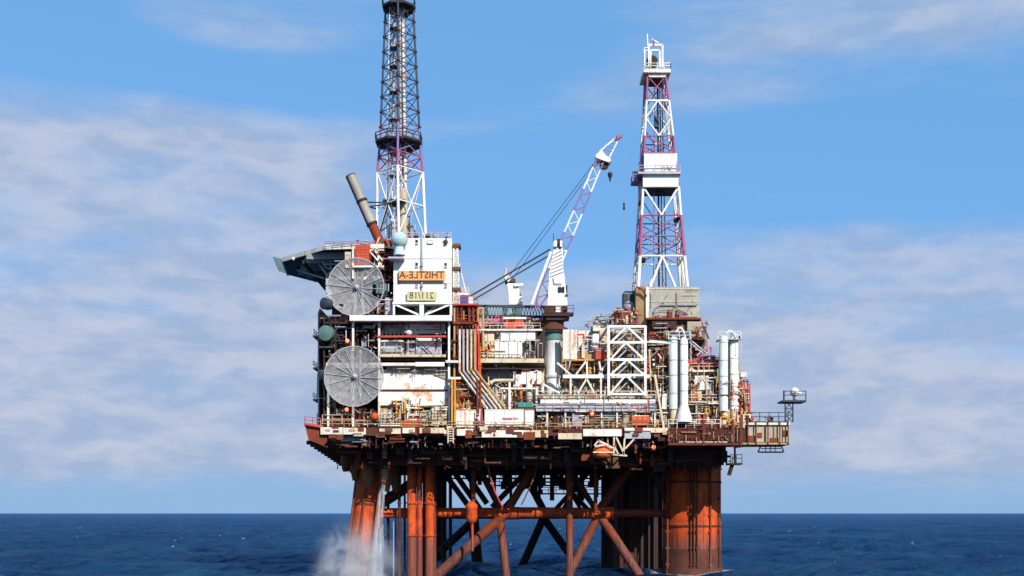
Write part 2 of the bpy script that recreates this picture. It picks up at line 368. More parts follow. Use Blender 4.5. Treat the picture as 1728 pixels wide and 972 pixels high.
    for px, py0, py1, yy, r, m_ in ((961, 770, 985, 13, .62, 'rust'), (1005, 760, 866, 14, .35, 'rust'), (799, 770, 850, 12, .42, 'rust'), (797, 880, 930, 12, .25, 'rust_bright'), (645, 830, 900, 40, .4, 'dark'), (655, 790, 985, 40, .3, 'dark'), (683, 790, 985, 30, .22, 'dark'),
                                    (747, 800, 985, 38, .3, 'dark'), (760, 800, 975, 45, .35, 'dark'), (664, 880, 985, 12, .12, 'steel'), (668, 860, 985, 20, .12, 'dark'), (862, 800, 860, 40, .3, 'dark'), (835, 800, 866, 40, .25, 'dark'), (910, 800, 866, 46, .3, 'dark')):
        MB().tube([P(px, py1, yy), P(px, py0, yy)], r, 10).build('riser', m_, J)
    mb = MB(); mb.lathe(P(796, 884, 12), [(.35, 0), (.95, .6), (1.05, 1.2), (.95, 2.6), (1.1, 2.8), (1.1, 3.3), (.5, 4)], 16); mb.build('riser_clamp', 'rust_bright', J)
    # bright node cans
    for px in (1010, 850):
        MB().tube([P(px-9, 866, F), P(px+26, 866, F)], 1.18, 18).build('node_can', 'rust_bright', J)
    # hanging hoses
    for (pts, r, m_) in ((((815, 728), (819, 765), (826, 800), (835, 830), (848, 856)), .15, 'red'), (((914, 735), (910, 770), (903, 800), (893, 825), (880, 852)), .12, 'brown')):
        MB().tube([P(a, b, 8) for a, b in pts], r, 8).build('hose', m_, J)
jacket()

# ---------------------------------------------------------------- equipment kit
class Kit:
    def __init__(s, parent, seed): s.p = parent; s.r = random.Random(seed)
    def v_tank(s, px, py0, py1, y, wpx, mat):
        r = wpx*.05*K(y); x = X(px, y); z0 = Z(py1, y); h = Z(py0, y)-z0
        mb = MB(); mb.lathe((x, y+r, z0), [(r*.8, 0), (r*.8, h*.08), (r, h*.1), (r, h*.45), (r*1.05, h*.46), (r*1.05, h*.49), (r, h*.5), (r, h*.86), (r*.85, h*.93), (r*.45, h*.98), (.05, h)], 16)
        return mb.build('tank', mat, s.p)
    def h_tank(s, px0, px1, py, y, wpx, mat):
        r = wpx*.05*K(y); x0, x1 = X(px0, y), X(px1, y); L = x1-x0; z = Z(py, y)
        mb = MB(); mb.lathe((x0, y+r, z), [(.05, 0), (r*.6, r*.12), (r, r*.5), (r, L*.3), (r*1.04, L*.31), (r*1.04, L*.34), (r, L*.35), (r, L-r*.5), (r*.6, L-r*.12), (.05, L)], 16, 'x')
        for f in (.2, .75): mb.box(x0+L*f, x0+L*f+.3, y+r*.4, y+r*1.6, z-r*1.35, z-r*.7)
        return mb.build('tank', mat, s.p)
    def cabinet(s, px0, px1, py0, py1, y, dep, mat, trim='grey'):
        o = MB().pbox(px0, px1, py0, py1, y, dep).build('cabinet', mat, s.p)
        w = px1-px0; h = py1-py0
        if w > 6 and h > 6:
            n = max(1, int(w/9)); mb = MB()
            for i in range(n):
                a = px0+w*(i+.12)/n; b = px0+w*(i+.88)/n; mb.pbox(a, b, py0+h*.15, py0+h*.2, y-.06, .06); mb.pbox(b-.6, b, py0+h*.2, py1-h*.1, y-.06, .06)
            mb.build('door_trim', trim, o)
        return o
    def pipe(s, pts, y, r, mat, name='pipe'):
        mb = MB(); q = [P(a, b, y if len(c) == 0 else c[0]) for a, b, *c in pts]; mb.tube(q, r, 8)
        mid = q[0].lerp(q[1], .5); d = (q[1]-q[0]).normalized(); mb.tube([mid-d*.12, mid+d*.12], r*1.6, 8)
        return mb.build(name, mat, s.p)
    def wall(s, px0, px1, py0, py1, y, mat, ribs=0, name='wall_panel'):
        mb = MB().pbox(px0, px1, py0, py1, y, .3); mb.mi = 1
        for i in range(ribs):
            q = px0+(px1-px0)*(i+.5)/ribs; mb.pbox(q, q+.8, py0, py1, y-.12, .12)
        return mb.build(name, [mat, 'steel'], s.p)
    def beam(s, p, q, y, w, mat, name='beam', h=None, y2=None):
        return MB().beam(P(p[0], p[1], y), P(q[0], q[1], y if y2 is None else y2), w, h).build(name, mat, s.p)
    def rail(s, px0, px1, py, y, mat='white_worn', h=1.1): return MB().rail([P(px0, py, y), P(px1, py, y)], h, 1.4, .045).build('railing', mat, s.p)
    def floor(s, px0, px1, py, y, dep, mat='rust_dark', t=3): return MB().pbox(px0, px1, py, py+t, y, dep).build('floor', mat, s.p)
    def valve(s, px, py, y, mat):
        r = s.r.uniform(.25, .5); mb = MB(); c = P(px, py, y); mb.sphere(c, r, 8); mb.tube([c, c+Vector((0, -.2, r*2))], .08, 6); mb.lathe(c+Vector((0, -.2, r*2)), [(r*.9, 0), (r*.9, .08)], 12); return mb.build('valve', mat, s.p)
    def tangle(s, px0, px1, py0, py1, y, n, pal, dep=2.5, r_=(.04, .13)):
        mb = MB(); r = s.r
        for i in range(n):
            mb.mi = r.randrange(len(pal)); px = r.uniform(px0, px1); py = r.uniform(py0, py1); yy = y+r.uniform(0, dep); q = r.random(); w = r.uniform(*r_)
            if q < .35: mb.tube([P(px, py, yy), P(px, min(py1, py+r.uniform(5, 26)), yy)], w, 5)
            elif q < .7: mb.tube([P(px, py, yy), P(min(px1, px+r.uniform(5, 30)), py, yy)], w, 5)
            elif q < .85: a = r.uniform(1, 4); mb.pbox(px, px+a, py, py+r.uniform(1, 5), yy, .5)
            else: mb.beam(P(px, py, yy), P(px+r.uniform(-10, 10), py+r.uniform(-9, 9), yy), w*1.6)
        o = mb.build('small_pipework', pal, s.p); o['kind'] = 'stuff'; return o
    def clutter(s, px0, px1, py0, py1, y, n, pal, dep=5, size=1.0):
        r = s.r; H = py1-py0
        for i in range(n):
            px = r.uniform(px0, px1); yy = y+r.uniform(0, dep); m = r.choice(pal); k = r.random()
            if k < .16:
                w = r.uniform(4, 9)*size; s.v_tank(px, py1-H*r.uniform(.35, .9), py1, yy, w, m)
            elif k < .28:
                w = r.uniform(10, 22)*size; s.h_tank(px-w/2, px+w/2, py1-H*r.uniform(.15, .6), yy, r.uniform(4, 8)*size, m)
            elif k < .48:
                w = r.uniform(5, 14)*size; s.cabinet(px-w/2, px+w/2, py1-H*r.uniform(.25, .75), py1, yy, 1.5, m)
            elif k < .80:
                a, b = r.uniform(py0, py1), r.uniform(py0, py1); L = r.uniform(8, 30)*size*r.choice((-1, 1)); pts = [(px, py1), (px, a), (px+L, a)]
                if r.random() < .5: pts.append((px+L, b))
                pts = [(min(max(q[0], px0-3), px1+3), q[1]) for q in pts]; s.pipe(pts, yy, r.uniform(.09, .26), m)
            elif k < .9: s.valve(px, r.uniform(py0+H*.3, py1), yy, m)
            else: s.beam((px, py0), (px+r.uniform(-8, 8), py1), yy, .2, m, 'post')

# ---------------------------------------------------------------- decks
def deck():
    T0 = thing('main_deck', (0, 0, 25), 'broad steel deck with shade-dark girders below and pale edge beams above the legs', 'deck')
    yb = 66
    top = 26.0
    plan = [(-34.2, 1.2), (-32, 0), (38.2, 0), (38.2, yb-6), (30, yb), (-33.5, yb)]
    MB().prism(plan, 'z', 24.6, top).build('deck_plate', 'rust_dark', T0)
    # deep support frame set back from the edge, its dark colour imitating shade
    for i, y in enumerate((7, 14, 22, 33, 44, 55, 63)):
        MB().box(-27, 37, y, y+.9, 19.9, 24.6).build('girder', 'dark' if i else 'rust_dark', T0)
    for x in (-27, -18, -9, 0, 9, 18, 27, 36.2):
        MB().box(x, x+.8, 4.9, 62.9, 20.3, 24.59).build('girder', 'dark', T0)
    MB().box(-26, 37, 12.9, 62, 20.6, 20.9).build('soffit', 'dark', T0)  # underside coloured dark too, standing in for deep shade
    r0 = random.Random(77)
    for i in range(70):
        px = r0.uniform(560, 1120); y = r0.uniform(3, 15); a = r0.uniform(748, 775); w_ = r0.uniform(4, 22)
        if i % 3: mb = MB().pbox(px, px+w_, a, a+r0.uniform(5, 24), y, r0.uniform(1, 3))
        else: mb = MB().tube([P(px, 745, y), P(px, a+12, y), P(px+w_*2, a+12, y)], r0.uniform(.15, .45), 8)
        mb.build('under_deck_fitting', r0.choice(['dark', 'rust_dark', 'rust_dark', 'brown', 'rust', 'rust']), T0)
    # stepped brackets under the left cantilever
    for i in range(17):
        y = 1.5+i*3.8; dp = .6+i*.235
        mb = MB(); mb.prism([(-34.0, 24.6), (-34.6, 24.2-dp*.8), (-33.6, 24.2-dp), (-27, 24.2-dp-.8), (-27, 24.6)], 'y', y, y+1.3); mb.build('bracket', 'rust_dark' if i % 2 else 'brown', T0)
        MB().tube([(-35.0, y+.6, 24.1-dp*.9), (-26, y+.6, 23.6-dp)], .35, 8).build('bracket_pipe', 'rust_dark', T0)
    # pale edge beams, piecewise
    for a, b, t, bo, m_ in ((541, 578, 721, 733, 'white_worn'), (579, 617, 722, 733, 'white'), (640, 676, 723, 732, 'cream'), (679, 700, 722, 731, 'white_worn'), (708, 750, 722, 731, 'cream'), (754, 764, 719, 728, 'cream'), (771, 798, 724, 735, 'white_worn'),
                            (813, 884, 726, 738, 'white'), (884, 925, 726, 738, 'cream'), (942, 982, 731, 741, 'cream'), (984, 1049, 724, 736, 'white'), (1054, 1098, 722, 727, 'white_worn'), (1098, 1128, 722, 730, 'cream')):
        MB().pbox(a, b, t, bo, -.5, .49).build('edge_beam', 'white_worn' if m_ == 'white' else m_, T0)
    MB().pbox(1054, 1098, 727.5, 740, -.3, .29).build('edge_beam', 'grey', T0)
    MB().pbox(884, 903, 729, 742, -.75, .24).build('edge_beam', 'rust', T0)
    MB().pbox(541, 617, 734, 744, .8, .4).build('edge_beam', 'steel', T0)
    re = random.Random(12)
    for i in range(46):
        px = re.uniform(545, 1120); w_ = re.uniform(3, 16); py = re.uniform(719, 734)
        MB().pbox(px, px+w_, py, py+re.uniform(2, 8), -.53-.004*i, .15).build('edge_plate', re.choice(['rust', 'rust_dark', 'brown', 'cream', 'rust', 'maroon', 'tan']), T0)
    # small fixtures hanging under the edge
    rnd = random.Random(8)
    for i in range(42):
        px = rnd.uniform(560, 1230); y = rnd.uniform(.3, 9); py = rnd.uniform(738, 752)
        if rnd.random() < .5: mb = MB().pbox(px, px+rnd.uniform(3, 14), py, py+rnd.uniform(2, 6), y, 1)
        else: mb = MB().tube([P(px, 736, y), P(px, py+rnd.uniform(5, 18), y)], rnd.uniform(.08, .25), 8)
        mb.build('bracket', rnd.choice(['dark', 'rust_dark', 'steel', 'brown', 'brown']), T0)
    # pipes running under the deck
    for i in range(16):
        y = rnd.uniform(1, 12); z = rnd.uniform(20.3, 24.3); x0 = rnd.uniform(-30, 20)
        MB().tube([(x0, y, z), (x0+rnd.uniform(8, 28), y, z)], rnd.uniform(.12, .4), 8).build('pipe', rnd.choice(['rust_dark', 'brown', 'dark', 'rust']), T0)
    # low hung walkways and pipe racks seen against the sky
    for i, (a, b, py, y) in enumerate(((745, 1020, 806, 40), (830, 1010, 818, 44), (755, 860, 797, 30), (900, 1015, 832, 48), (850, 960, 812, 30))):
        mb = MB(); mb.box(X(a, y), X(b, y), y, y+1.4, Z(py, y)-.3, Z(py, y)); mb.rail([(X(a, y), y, Z(py, y)), (X(b, y), y, Z(py, y))], 1.2, 1.5, .07); mb.build('walkway', 'dark', T0)
        for k in range(7):
            px = rnd.uniform(a, b); r = rnd.uniform(.2, .5)
            MB().tube([P(px, 778, y+1), P(px, py+rnd.uniform(2, 14), y+1)], r, 8).build('hanger', 'dark', T0)
            q = rnd.uniform(4, 14); MB().pbox(px-q/2, px+q/2, py-6, py+rnd.uniform(2, 9), y-1, 1.2).build('pipe_clamp', 'dark', T0)
    # ladder-like frame at 760 and grating shelf
    mb = MB(); mb.beam(P(756, 722, -.9), P(756, 748, -.9), .16); mb.beam(P(765, 722, -.9), P(765, 748, -.9), .16)
    for py in range(724, 748, 4): mb.beam(P(756, py, -.9), P(765, py, -.9), .12)
    mb.build('ladder', 'cream', T0)
    MB().pbox(794, 822, 776, 779, 6, 2).build('shelf', 'brown', T0); MB().pbox(888, 925, 772, 775, 6, 2).build('shelf', 'grey', T0)
    mb = MB().rail([P(541, 721, -.3), P(640, 721, -.3), P(905, 724, -.3)], 1.1, 1.8, .05); mb.build('railing', 'tan', T0)
    mb = MB().rail([P(905, 726, -.3), P(1130, 722, -.3)], 1.1, 1.8, .04); mb.build('railing', 'tan', T0)
    kk = Kit(T0, 99); kk.tangle(545, 1128, 733, 756, -.2, 260, ['dark', 'brown', 'rust_dark', 'rust', 'steel'], 4, (.05, .16)); kk.tangle(560, 1240, 752, 792, 4, 260, ['dark', 'brown', 'rust_dark', 'rust'], 9, (.06, .25))
    # red prow at the left corner
    mb = MB(); mb.prism([(X(514), Z(716)), (X(540), Z(720)), (X(560), Z(737)), (X(545), Z(752)), (X(520), Z(742))], 'y', .2, 4.5); mb.build('prow', 'rust', T0)
    MB().tube([P(514, 716, -.1), P(545, 721, -.1)], .3, 8).build('prow_rail', 'red', T0)
    MB().rail([P(514, 715, .4), P(541, 718, .4)], 1.2, 1.2, .06).build('railing', 'crimson', T0)
    # right hand lower shelf: dark red railed gallery
    G = thing('gallery', (X(1180), 0, 24), 'dark red railed gallery along the right end of the deck above the fat leg', 'gallery')
    MB().pbox(1128, 1248, 747, 751, -.9, 5.4).build('floor', 'maroon', G); MB().pbox(1145, 1226, 745, 746.6, -.95, .04).build('toe_board', 'cream', G)
    MB().pbox(1110, 1250, 716, 744, .05, .9).build('wall_panel', 'dark', G)
    mb = MB()
    for i in range(26):
        px = 1128+i*4.8; mb.beam(P(px, 716+(8 if px < 1190 else 0), -.8), P(px, 748, -.8), .1)
    for py in (726, 732, 739): mb.beam(P(1128, py, -.8), P(1248, py, -.8), .1)
    mb.build('railing', 'maroon', G)
    for px in (1187, 1237, 1250): MB().beam(P(px, 708, -.88), P(px, 752, -.88), .35).build('post', 'maroon', G)
    # boxed cantilever further right
    C = thing('side_platform', (X(1290), 0, 24), 'tan box-sided platform jutting out past the right end of the deck', 'platform')
    MB().pbox(1250, 1333, 713, 717, 0, 9).build('deck_plate', 'white_worn', C)
    MB().pbox(1262, 1332, 717.2, 746, .4, 7).build('side_wall', 'beige', C)
    MB().pbox(1240, 1262, 717.2, 746, .1, 7).build('side_wall', 'rust_dark', C)
    MB().pbox(1236, 1334, 747, 750, -.1, 8).build('floor_beam', 'tan', C)
    for px in (1275, 1290, 1305, 1320): MB().pbox(px, px+1.3, 717.5, 745, .28, .1).build('stiffener', 'brown', C)
    for px in (1252, 1262, 1276, 1296, 1316, 1330): MB().beam(P(px, 700 if px < 1270 else 711, -.2), P(px, 750, -.2), .18).build('post', 'maroon', C)
    for px, pz, w_, h_ in ((1264, 735, 10, 11), (1279, 730, 7, 8), (1300, 739, 14, 7), (1321, 726, 8, 10)): MB().pbox(px, px+w_, pz, pz+h_, .2, .15).build('rust_plate', 'rust', C)
    MB().rail([P(1250, 712, .2), P(1330, 712, .2)], 1.6, 1.5, .06).build('railing', 'dark_blue', C)
    MB().pbox(1255, 1330, 711, 713, 0.3, 6).build('cable_tray', 'dark', C)
    mb = MB()
    for px in (1284, 1318): mb.beam(P(px, 752, 2), P(px+(-5 if px < 1300 else 5), 763, 2), .2)
    mb.beam(P(1280, 763, 2), P(1322, 763, 2), .25); mb.beam(P(1284, 757, 2), P(1318, 757, 2), .15)
    for px in (1292, 1300, 1308): mb.beam(P(px, 752, 2), P(px, 763, 2), .12)
    mb.build('hanging_frame', 'dark_blue', C)
    MB().beam(P(1238, 755, 3), P(1275, 750, 3), .35).build('strut', 'cream', C)
    # mast with lamp platform
    A = thing('lamp_mast', (X(1330), 1, Z(712)), 'dark lattice mast carrying a railed platform and white lamp at the far right tip', 'mast')
    lattice(A, [P(1325, 712, 1), P(1338, 712, 1), P(1338, 712, 3.4), P(1325, 712, 3.4)], [P(1325, 678, 1), P(1338, 678, 1), P(1338, 678, 3.4), P(1325, 678, 3.4)], 3, .12, .07, 'dark_blue')
    MB().pbox(1321, 1361, 675, 678, .3, 4).build('floor', 'dark_blue', A)
    MB().rail([P(1322, 675, .5), P(1360, 675, .5), P(1360, 675, 4)], 1.5, 1.3, .06).build('railing', 'dark_blue', A)
    MB().tube([P(1323, 677, .5), P(1323, 659, .5)], .12, 8).build('post', 'dark', A)
    mb = MB(); mb.lathe(P(1341, 675, 1.6), [(.35, 0), (.35, .7), (.75, .8), (.75, 1.7), (.5, 1.9), (.2, 2.1)], 12); mb.build('lamp_housing', 'white', A)
    MB().pbox(1345, 1353, 661, 664, 1.2, .5).build('lamp_head', 'white', A)
    # low outrigger with ladder, under the right end
    U = thing('access_ladder', (X(1245), 3, Z(790)), 'small dark caged landing hung under the right end of the deck beside the leg', 'landing')
    MB().pbox(1232, 1253, 781, 784, 2, 3).build('floor', 'dark', U); MB().rail([P(1233, 781, 2), P(1252, 781, 2)], 1.4, .9, .06).build('railing', 'dark_blue', U)
    MB().beam(P(1240, 751, 3), P(1240, 781, 3), .3).build('hanger', 'dark', U); MB().tube([P(1236, 783, 3), P(1230, 802, 3)], .35, 8).build('drain_pipe', 'dark', U)

def lattice(parent, bot, top, bays, rl, rb, mat, style='X', bands=None, legs=True, horiz=True, nleg=8, hframe=True):
    """4-cornered lattice; bands = list of (t0,t1,matindex); mat may be list"""
    bot = [Vector(p) for p in bot]; top = [Vector(p) for p in top]
    def mi(t):
        if not bands: return 0
        for a, b, i in bands:
            if a <= t <= b: return i
        return 0
    ts = bays if isinstance(bays, (list, tuple)) else [i/bays for i in range(bays+1)]
    if legs:
        for b, t in zip(bot, top):
            mb = MB()
            for t0, t1 in zip(ts, ts[1:]):
                mb.mi = mi((t0+t1)/2); mb.tube([b.lerp(t, t0), b.lerp(t, t1)], rl, nleg)
            mb.build('leg', mat, parent)
    for f in range(4):
        g = (f+1) % 4; mb = MB()
        for k, (t0, t1) in enumerate(zip(ts, ts[1:])):
            mb.mi = mi((t0+t1)/2)
            a0, a1, b0, b1 = bot[f].lerp(top[f], t0), bot[f].lerp(top[f], t1), bot[g].lerp(top[g], t0), bot[g].lerp(top[g], t1)
            if style == 'X': mb.tube([a0, b1], rb, 5); mb.tube([b0, a1], rb, 5)
            elif style == 'K':
                c = a1.lerp(b1, .5) if k % 2 == 0 else a0.lerp(b0, .5)
                if k % 2 == 0: mb.tube([a0, c], rb, 5); mb.tube([b0, c], rb, 5)
                else: mb.tube([a1, c], rb, 5); mb.tube([b1, c], rb, 5)
            elif style == 'Z': mb.tube([a0, b1] if k % 2 else [b0, a1], rb, 5)
            if horiz: mb.tube([a1, b1], rb*1.05, 5)
        mb.build('bracing', mat, parent)
deck()

WARM = ['cream', 'white_worn', 'tan', 'ochre', 'beige', 'white_worn', 'rust', 'cream', 'orange', 'brown', 'steel']
PALE = ['white_worn', 'cream', 'beige', 'grey', 'white', 'cream', 'tan', 'brown', 'lilac']
DIM = ['dark', 'rust_dark', 'brown', 'steel', 'dark_blue', 'red', 'rust', 'white_worn', 'green']

# ---------------------------------------------------------------- left utility module (under the accommodation)
def left_module():
    T0 = thing('utility_module', (X(650), 3, 26), 'stacked utility module with white rust-stained wall behind the lower round dish', 'module')
    k = Kit(T0, 11)
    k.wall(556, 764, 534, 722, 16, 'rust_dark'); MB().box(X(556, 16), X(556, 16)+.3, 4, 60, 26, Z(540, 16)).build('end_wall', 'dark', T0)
    xe = X(556, 16); zt = Z(540, 16); re = random.Random(15)
    for i in range(15):
        y0 = 4.5+i*3.7; MB().box(xe-.25, xe-.003, y0, y0+.35, 26.1, zt).build('post', ('white_worn', 'brown', 'steel')[i % 3], T0)
    for zz in (31, 36.5, 42):
        MB().box(xe-1.2, xe-.26, 5, 58, zz, zz+.25).build('walkway', 'rust_dark', T0); MB().rail([(xe-1.15, 5, zz+.25), (xe-1.15, 58, zz+.25)], 1.1, 1.8, .05).build('railing', 'white_worn', T0)
    for i in range(34):
        y0 = re.uniform(5, 56); zz = re.choice((26.1, 31.3, 36.8)); hh = re.uniform(1.2, 4); mt = re.choice(PALE+DIM)
        if i % 2: MB().box(xe-re.uniform(.4, .9), xe-.27, y0, y0+re.uniform(1, 4), zz, zz+hh).build('cabinet', mt, T0)
        else: MB().tube([(xe-.5, y0, zz), (xe-.5, y0, zz+hh), (xe-.5, y0+re.uniform(3, 10), zz+hh)], re.uniform(.1, .3), 8).build('pipe', mt, T0)
    for py in (541, 606, 657, 719): k.floor(553, 762, py, 2.2, 22, 'rust_dark', 2.5)
    for px, m_ in ((594, 'white_worn'), (638, 'white_worn'), (756, 'palegreen'), (552, 'white_worn')): MB().pbox(px, px+3.5, 541 if px > 560 else 640, 720, 1.2, .5).build('column', m_, T0)
    MB().pbox(701, 704, 684, 722, .9, .3).build('column', 'cream', T0)
    MB().pbox(590, 762, 532, 541, -.2, 1.6).build('floor_beam', 'white', T0, 'long white beam under the accommodation block')
    MB().pbox(550, 701, 612, 617, .9, 1).build('floor_beam', 'white_worn', T0); MB().pbox(701, 750, 611, 618, .8, 1).build('floor_beam', 'white', T0)
    MB().pbox(640, 752, 598, 602, 1, 1).build('floor_beam', 'cream', T0); MB().pbox(636, 753, 566, 569, 1, 1).build('floor_beam', 'red', T0)
    # upper tier
    k.wall(640, 683, 541, 563, 5, 'grey'); k.wall(683, 752, 541, 563, 4, 'palegreen'); k.cabinet(638, 682, 574, 599, 3, 4, 'white_worn'); k.wall(643, 676, 583, 594, 2.6, 'steel')
    k.cabinet(685, 700, 575, 598, 3, 3, 'lilac'); k.wall(702, 745, 570, 598, 2.8, 'white'); k.wall(704, 744, 586, 597, 2.5, 'lilac', name='door')
    k.beam((702, 572), (742, 610), 2, .18, 'dark'); k.beam((745, 572), (720, 585), 2, .15, 'rust'); k.beam((640, 575), (595, 605), 3, .2, 'dark')
    k.beam((655, 541), (630, 572), 2.2, .35, 'dark')
    for px in range(645, 690, 7): MB().tube([P(px, 565, 2.4), P(px, 556, 2.4)], .1, 6).build('vent_pipe', 'steel', T0)
    MB().sphere(P(690, 561, 2), .55).build('light_dome', 'white', T0)
    # big white wall
    k.wall(640, 756, 624, 684, 2.4, 'white_stained'); MB().pbox(652, 756, 619, 625, 2.1, .3).build('eave', 'beige', T0)
    mb = MB()
    for px, py in ((658, 632), (668, 633), (678, 633), (692, 632), (706, 652), (716, 648), (728, 652)): mb.pbox(px, px+1.3, py, py+1.3, 2.33, .06)
    mb.build('bolt_plate', 'steel', T0)
    mb = MB().prism([(X(720, 2), Z(627, 2)), (X(754, 2), Z(627, 2)), (X(754, 2), Z(641, 2))], 'y', 2.2, 2.34); mb.build('roof_flashing', 'beige', T0)
    # ground tier
    k.wall(640, 660, 684, 700, 3, 'tan'); k.clutter(660, 700, 672, 718, 1.0, 22, ['ochre', 'cream', 'brown', 'rust', 'dark', 'white_worn'], 2, .6)
    k.cabinet(713, 727, 692, 712, 1.4, 2, 'green'); k.wall(727, 754, 686, 716, 1.6, 'cream', 0)
    for py in (692, 697, 702, 707): MB().pbox(728, 753, py, py+1, 1.45, .15).build('louvre', 'beige', T0)
    k.cabinet(675, 704, 710, 720, -.1, 1, 'orange'); k.cabinet(704, 712, 706, 720, -.1, 1, 'red'); k.rail(644, 660, 716, 0, 'white'); k.rail(644, 660, 708, 0, 'white')
    MB().pbox(642, 676, 714, 719, -.2, .6).build('toe_board', 'white_worn', T0)
    k.clutter(560, 640, 690, 718, 1.5, 34, DIM+['red', 'rust'], 5, .7); k.clutter(600, 640, 545, 585, 3, 16, ['cream', 'brown', 'rust', 'dark', 'steel'], 3, .6)
    k.clutter(556, 600, 545, 606, 3, 26, ['dark', 'dark_blue', 'green', 'steel', 'dark'], 6, .7); k.clutter(553, 600, 655, 715, 3, 22, ['dark', 'dark_blue', 'brown', 'rust_dark'], 6, .7)
    k.clutter(700, 712, 672, 716, 1.0, 5, ['cream', 'rust'], 1, .5)
    # dark lattice and gangways at the left end
    for py in (545, 575, 602, 650, 676, 698): k.beam((546, py), (592, py), 2, .3, 'dark')
    for px in (547, 556, 566): k.beam((px, 536), (px, 720), 2.2, .28, 'dark', 'post')
    for a, b in (((547, 650), (566, 676)), ((566, 650), (547, 676)), ((547, 698), (566, 676)), ((556, 545), (575, 575)), ((575, 545), (556, 575))): k.beam(a, b, 2, .18, 'dark_blue', 'brace')
    k.rail(537, 560, 584, 1.5, 'dark_blue', 1.8); MB().pbox(536, 562, 584, 587, 1.5, 4).build('floor', 'dark_blue', T0); k.rail(544, 594, 716, 1, 'cream', 1.6); k.rail(540, 575, 545, 1.5, 'dark', 1.2)
    k.beam((540, 537), (556, 535), 1.8, .1, 'grey', 'aerial'); k.beam((528, 672), (552, 672), 2, .08, 'teal', 'aerial')
    MB().lathe(P(632, 709, -.3), [(.1, 0), (.6, .1), (.7, .6), (.5, 1.1), (.1, 1.3)], 12).build('valve', 'rust_bright', T0)
    k.tangle(558, 640, 688, 719, .8, 110, ['dark', 'rust', 'brown', 'steel', 'red', 'white_worn'], 5); k.tangle(640, 756, 684, 719, .3, 120, ['cream', 'white_worn', 'cream', 'brown', 'ochre', 'beige', 'rust', 'white_worn'], 1.5); k.tangle(640, 754, 542, 598, 1.5, 70, ['brown', 'dark', 'grey', 'rust', 'white_worn'], 1.2, (.04, .09))
    k.tangle(556, 638, 543, 606, 1.2, 90, ['dark', 'brown', 'steel', 'rust', 'white_worn'], 4); k.tangle(553, 600, 650, 718, 1.2, 60, ['dark', 'brown', 'dark_blue', 'rust_dark'], 4); k.tangle(640, 756, 618, 628, 1.2, 24, ['steel', 'brown', 'cream'], .6, (.04, .08))
left_module()

def red_lamp(px, py, y, label):
    t = thing('warning_lamp', P(px, py, y), label, 'lamp', 'small red lamps on the platform')
    c = P(px, py, y); MB().sphere(c, .32, 10).build('bulb', 'lamp_red', t); MB().box(c.x-.35, c.x+.35, c.y, c.y+.5, c.z-.6, c.z-.28).build('bracket', 'dark', t)
red_lamp(586, 575, 1.0, 'red lamp just above the lower round dish'); red_lamp(585, 691, 1.0, 'red lamp just below the lower round dish')
red_lamp(1103, 754, 1.0, 'red lamp glowing under the deck edge left of the fat leg'); red_lamp(999, 698, .2, 'red lamp in the dark recess below the long white walkway')

# ---------------------------------------------------------------- dishes
def big_dish(px, py, rpx, y, label, tilt, notch):
    c = P(px, py, y); t = thing('mesh_dish', c, label, 'dish antenna', 'big round wire-mesh dishes'); t.rotation_euler = tilt
    r = rpx*.1*K(y); n = 20; rings = 7; vs = []; dep = .9
    for i in range(rings+1):
        q = i/rings
        for j in range(n): a = 2*math.pi*(j+.5)/n; vs.append((c.x+q*r*math.cos(a), c.y+dep*(1-q*q)-.0, c.z+q*r*math.sin(a)))
    fs = [(i*n+j, i*n+(j+1) % n, (i+1)*n+(j+1) % n, (i+1)*n+j) for i in range(rings) for j in range(n) if not (notch and i >= 4 and j in notch)]
    MB().add(vs, fs, False).build('reflector', 'dish_mesh', t)
    mb = MB()
    for j in range(n): mb.beam(vs[rings*n+j], vs[rings*n+(j+1) % n], .08, .14)
    mb.build('rim', 'grey', t)
    for j in range(0, 16):
        a = 2*math.pi*(j+.5)/16+.1; pts = [(c.x+q*r*math.cos(a), c.y+dep*(1-q*q)-.12, c.z+q*r*math.sin(a)) for q in (.04, .35, .7, .97)]
        MB().tube(pts, .06, 5).build('rib', 'grey', t)
    MB().lathe((c.x, c.y+dep-.5, c.z), [(.5, .3), (.45, 0), (.2, -.4), (.1, -.5)], 12, 'y').build('hub', 'grey', t)
    mb = MB(); mb.beam((c.x-.4, c.y+dep+.3, c.z-r*.8), (c.x-.4, c.y+dep+.3, c.z+r*.9), .5); mb.beam((c.x+.9, c.y+dep+.3, c.z-r*.8), (c.x+.9, c.y+dep+.3, c.z+r*.9), .3)
    mb.beam((c.x-r*.75, c.y+dep+.4, c.z+r*.35), (c.x+r*.8, c.y+dep+.4, c.z+r*.35), .5); mb.build('back_frame', 'white_worn', t)
big_dish(600, 484, 49, .6, 'round mesh dish under the helideck, left of the white block', (0, 0, R(-6)), (18, 19))
big_dish(597, 635, 51, -.9, 'round mesh dish in front of the lower white wall', (0, 0, R(-4)), None)

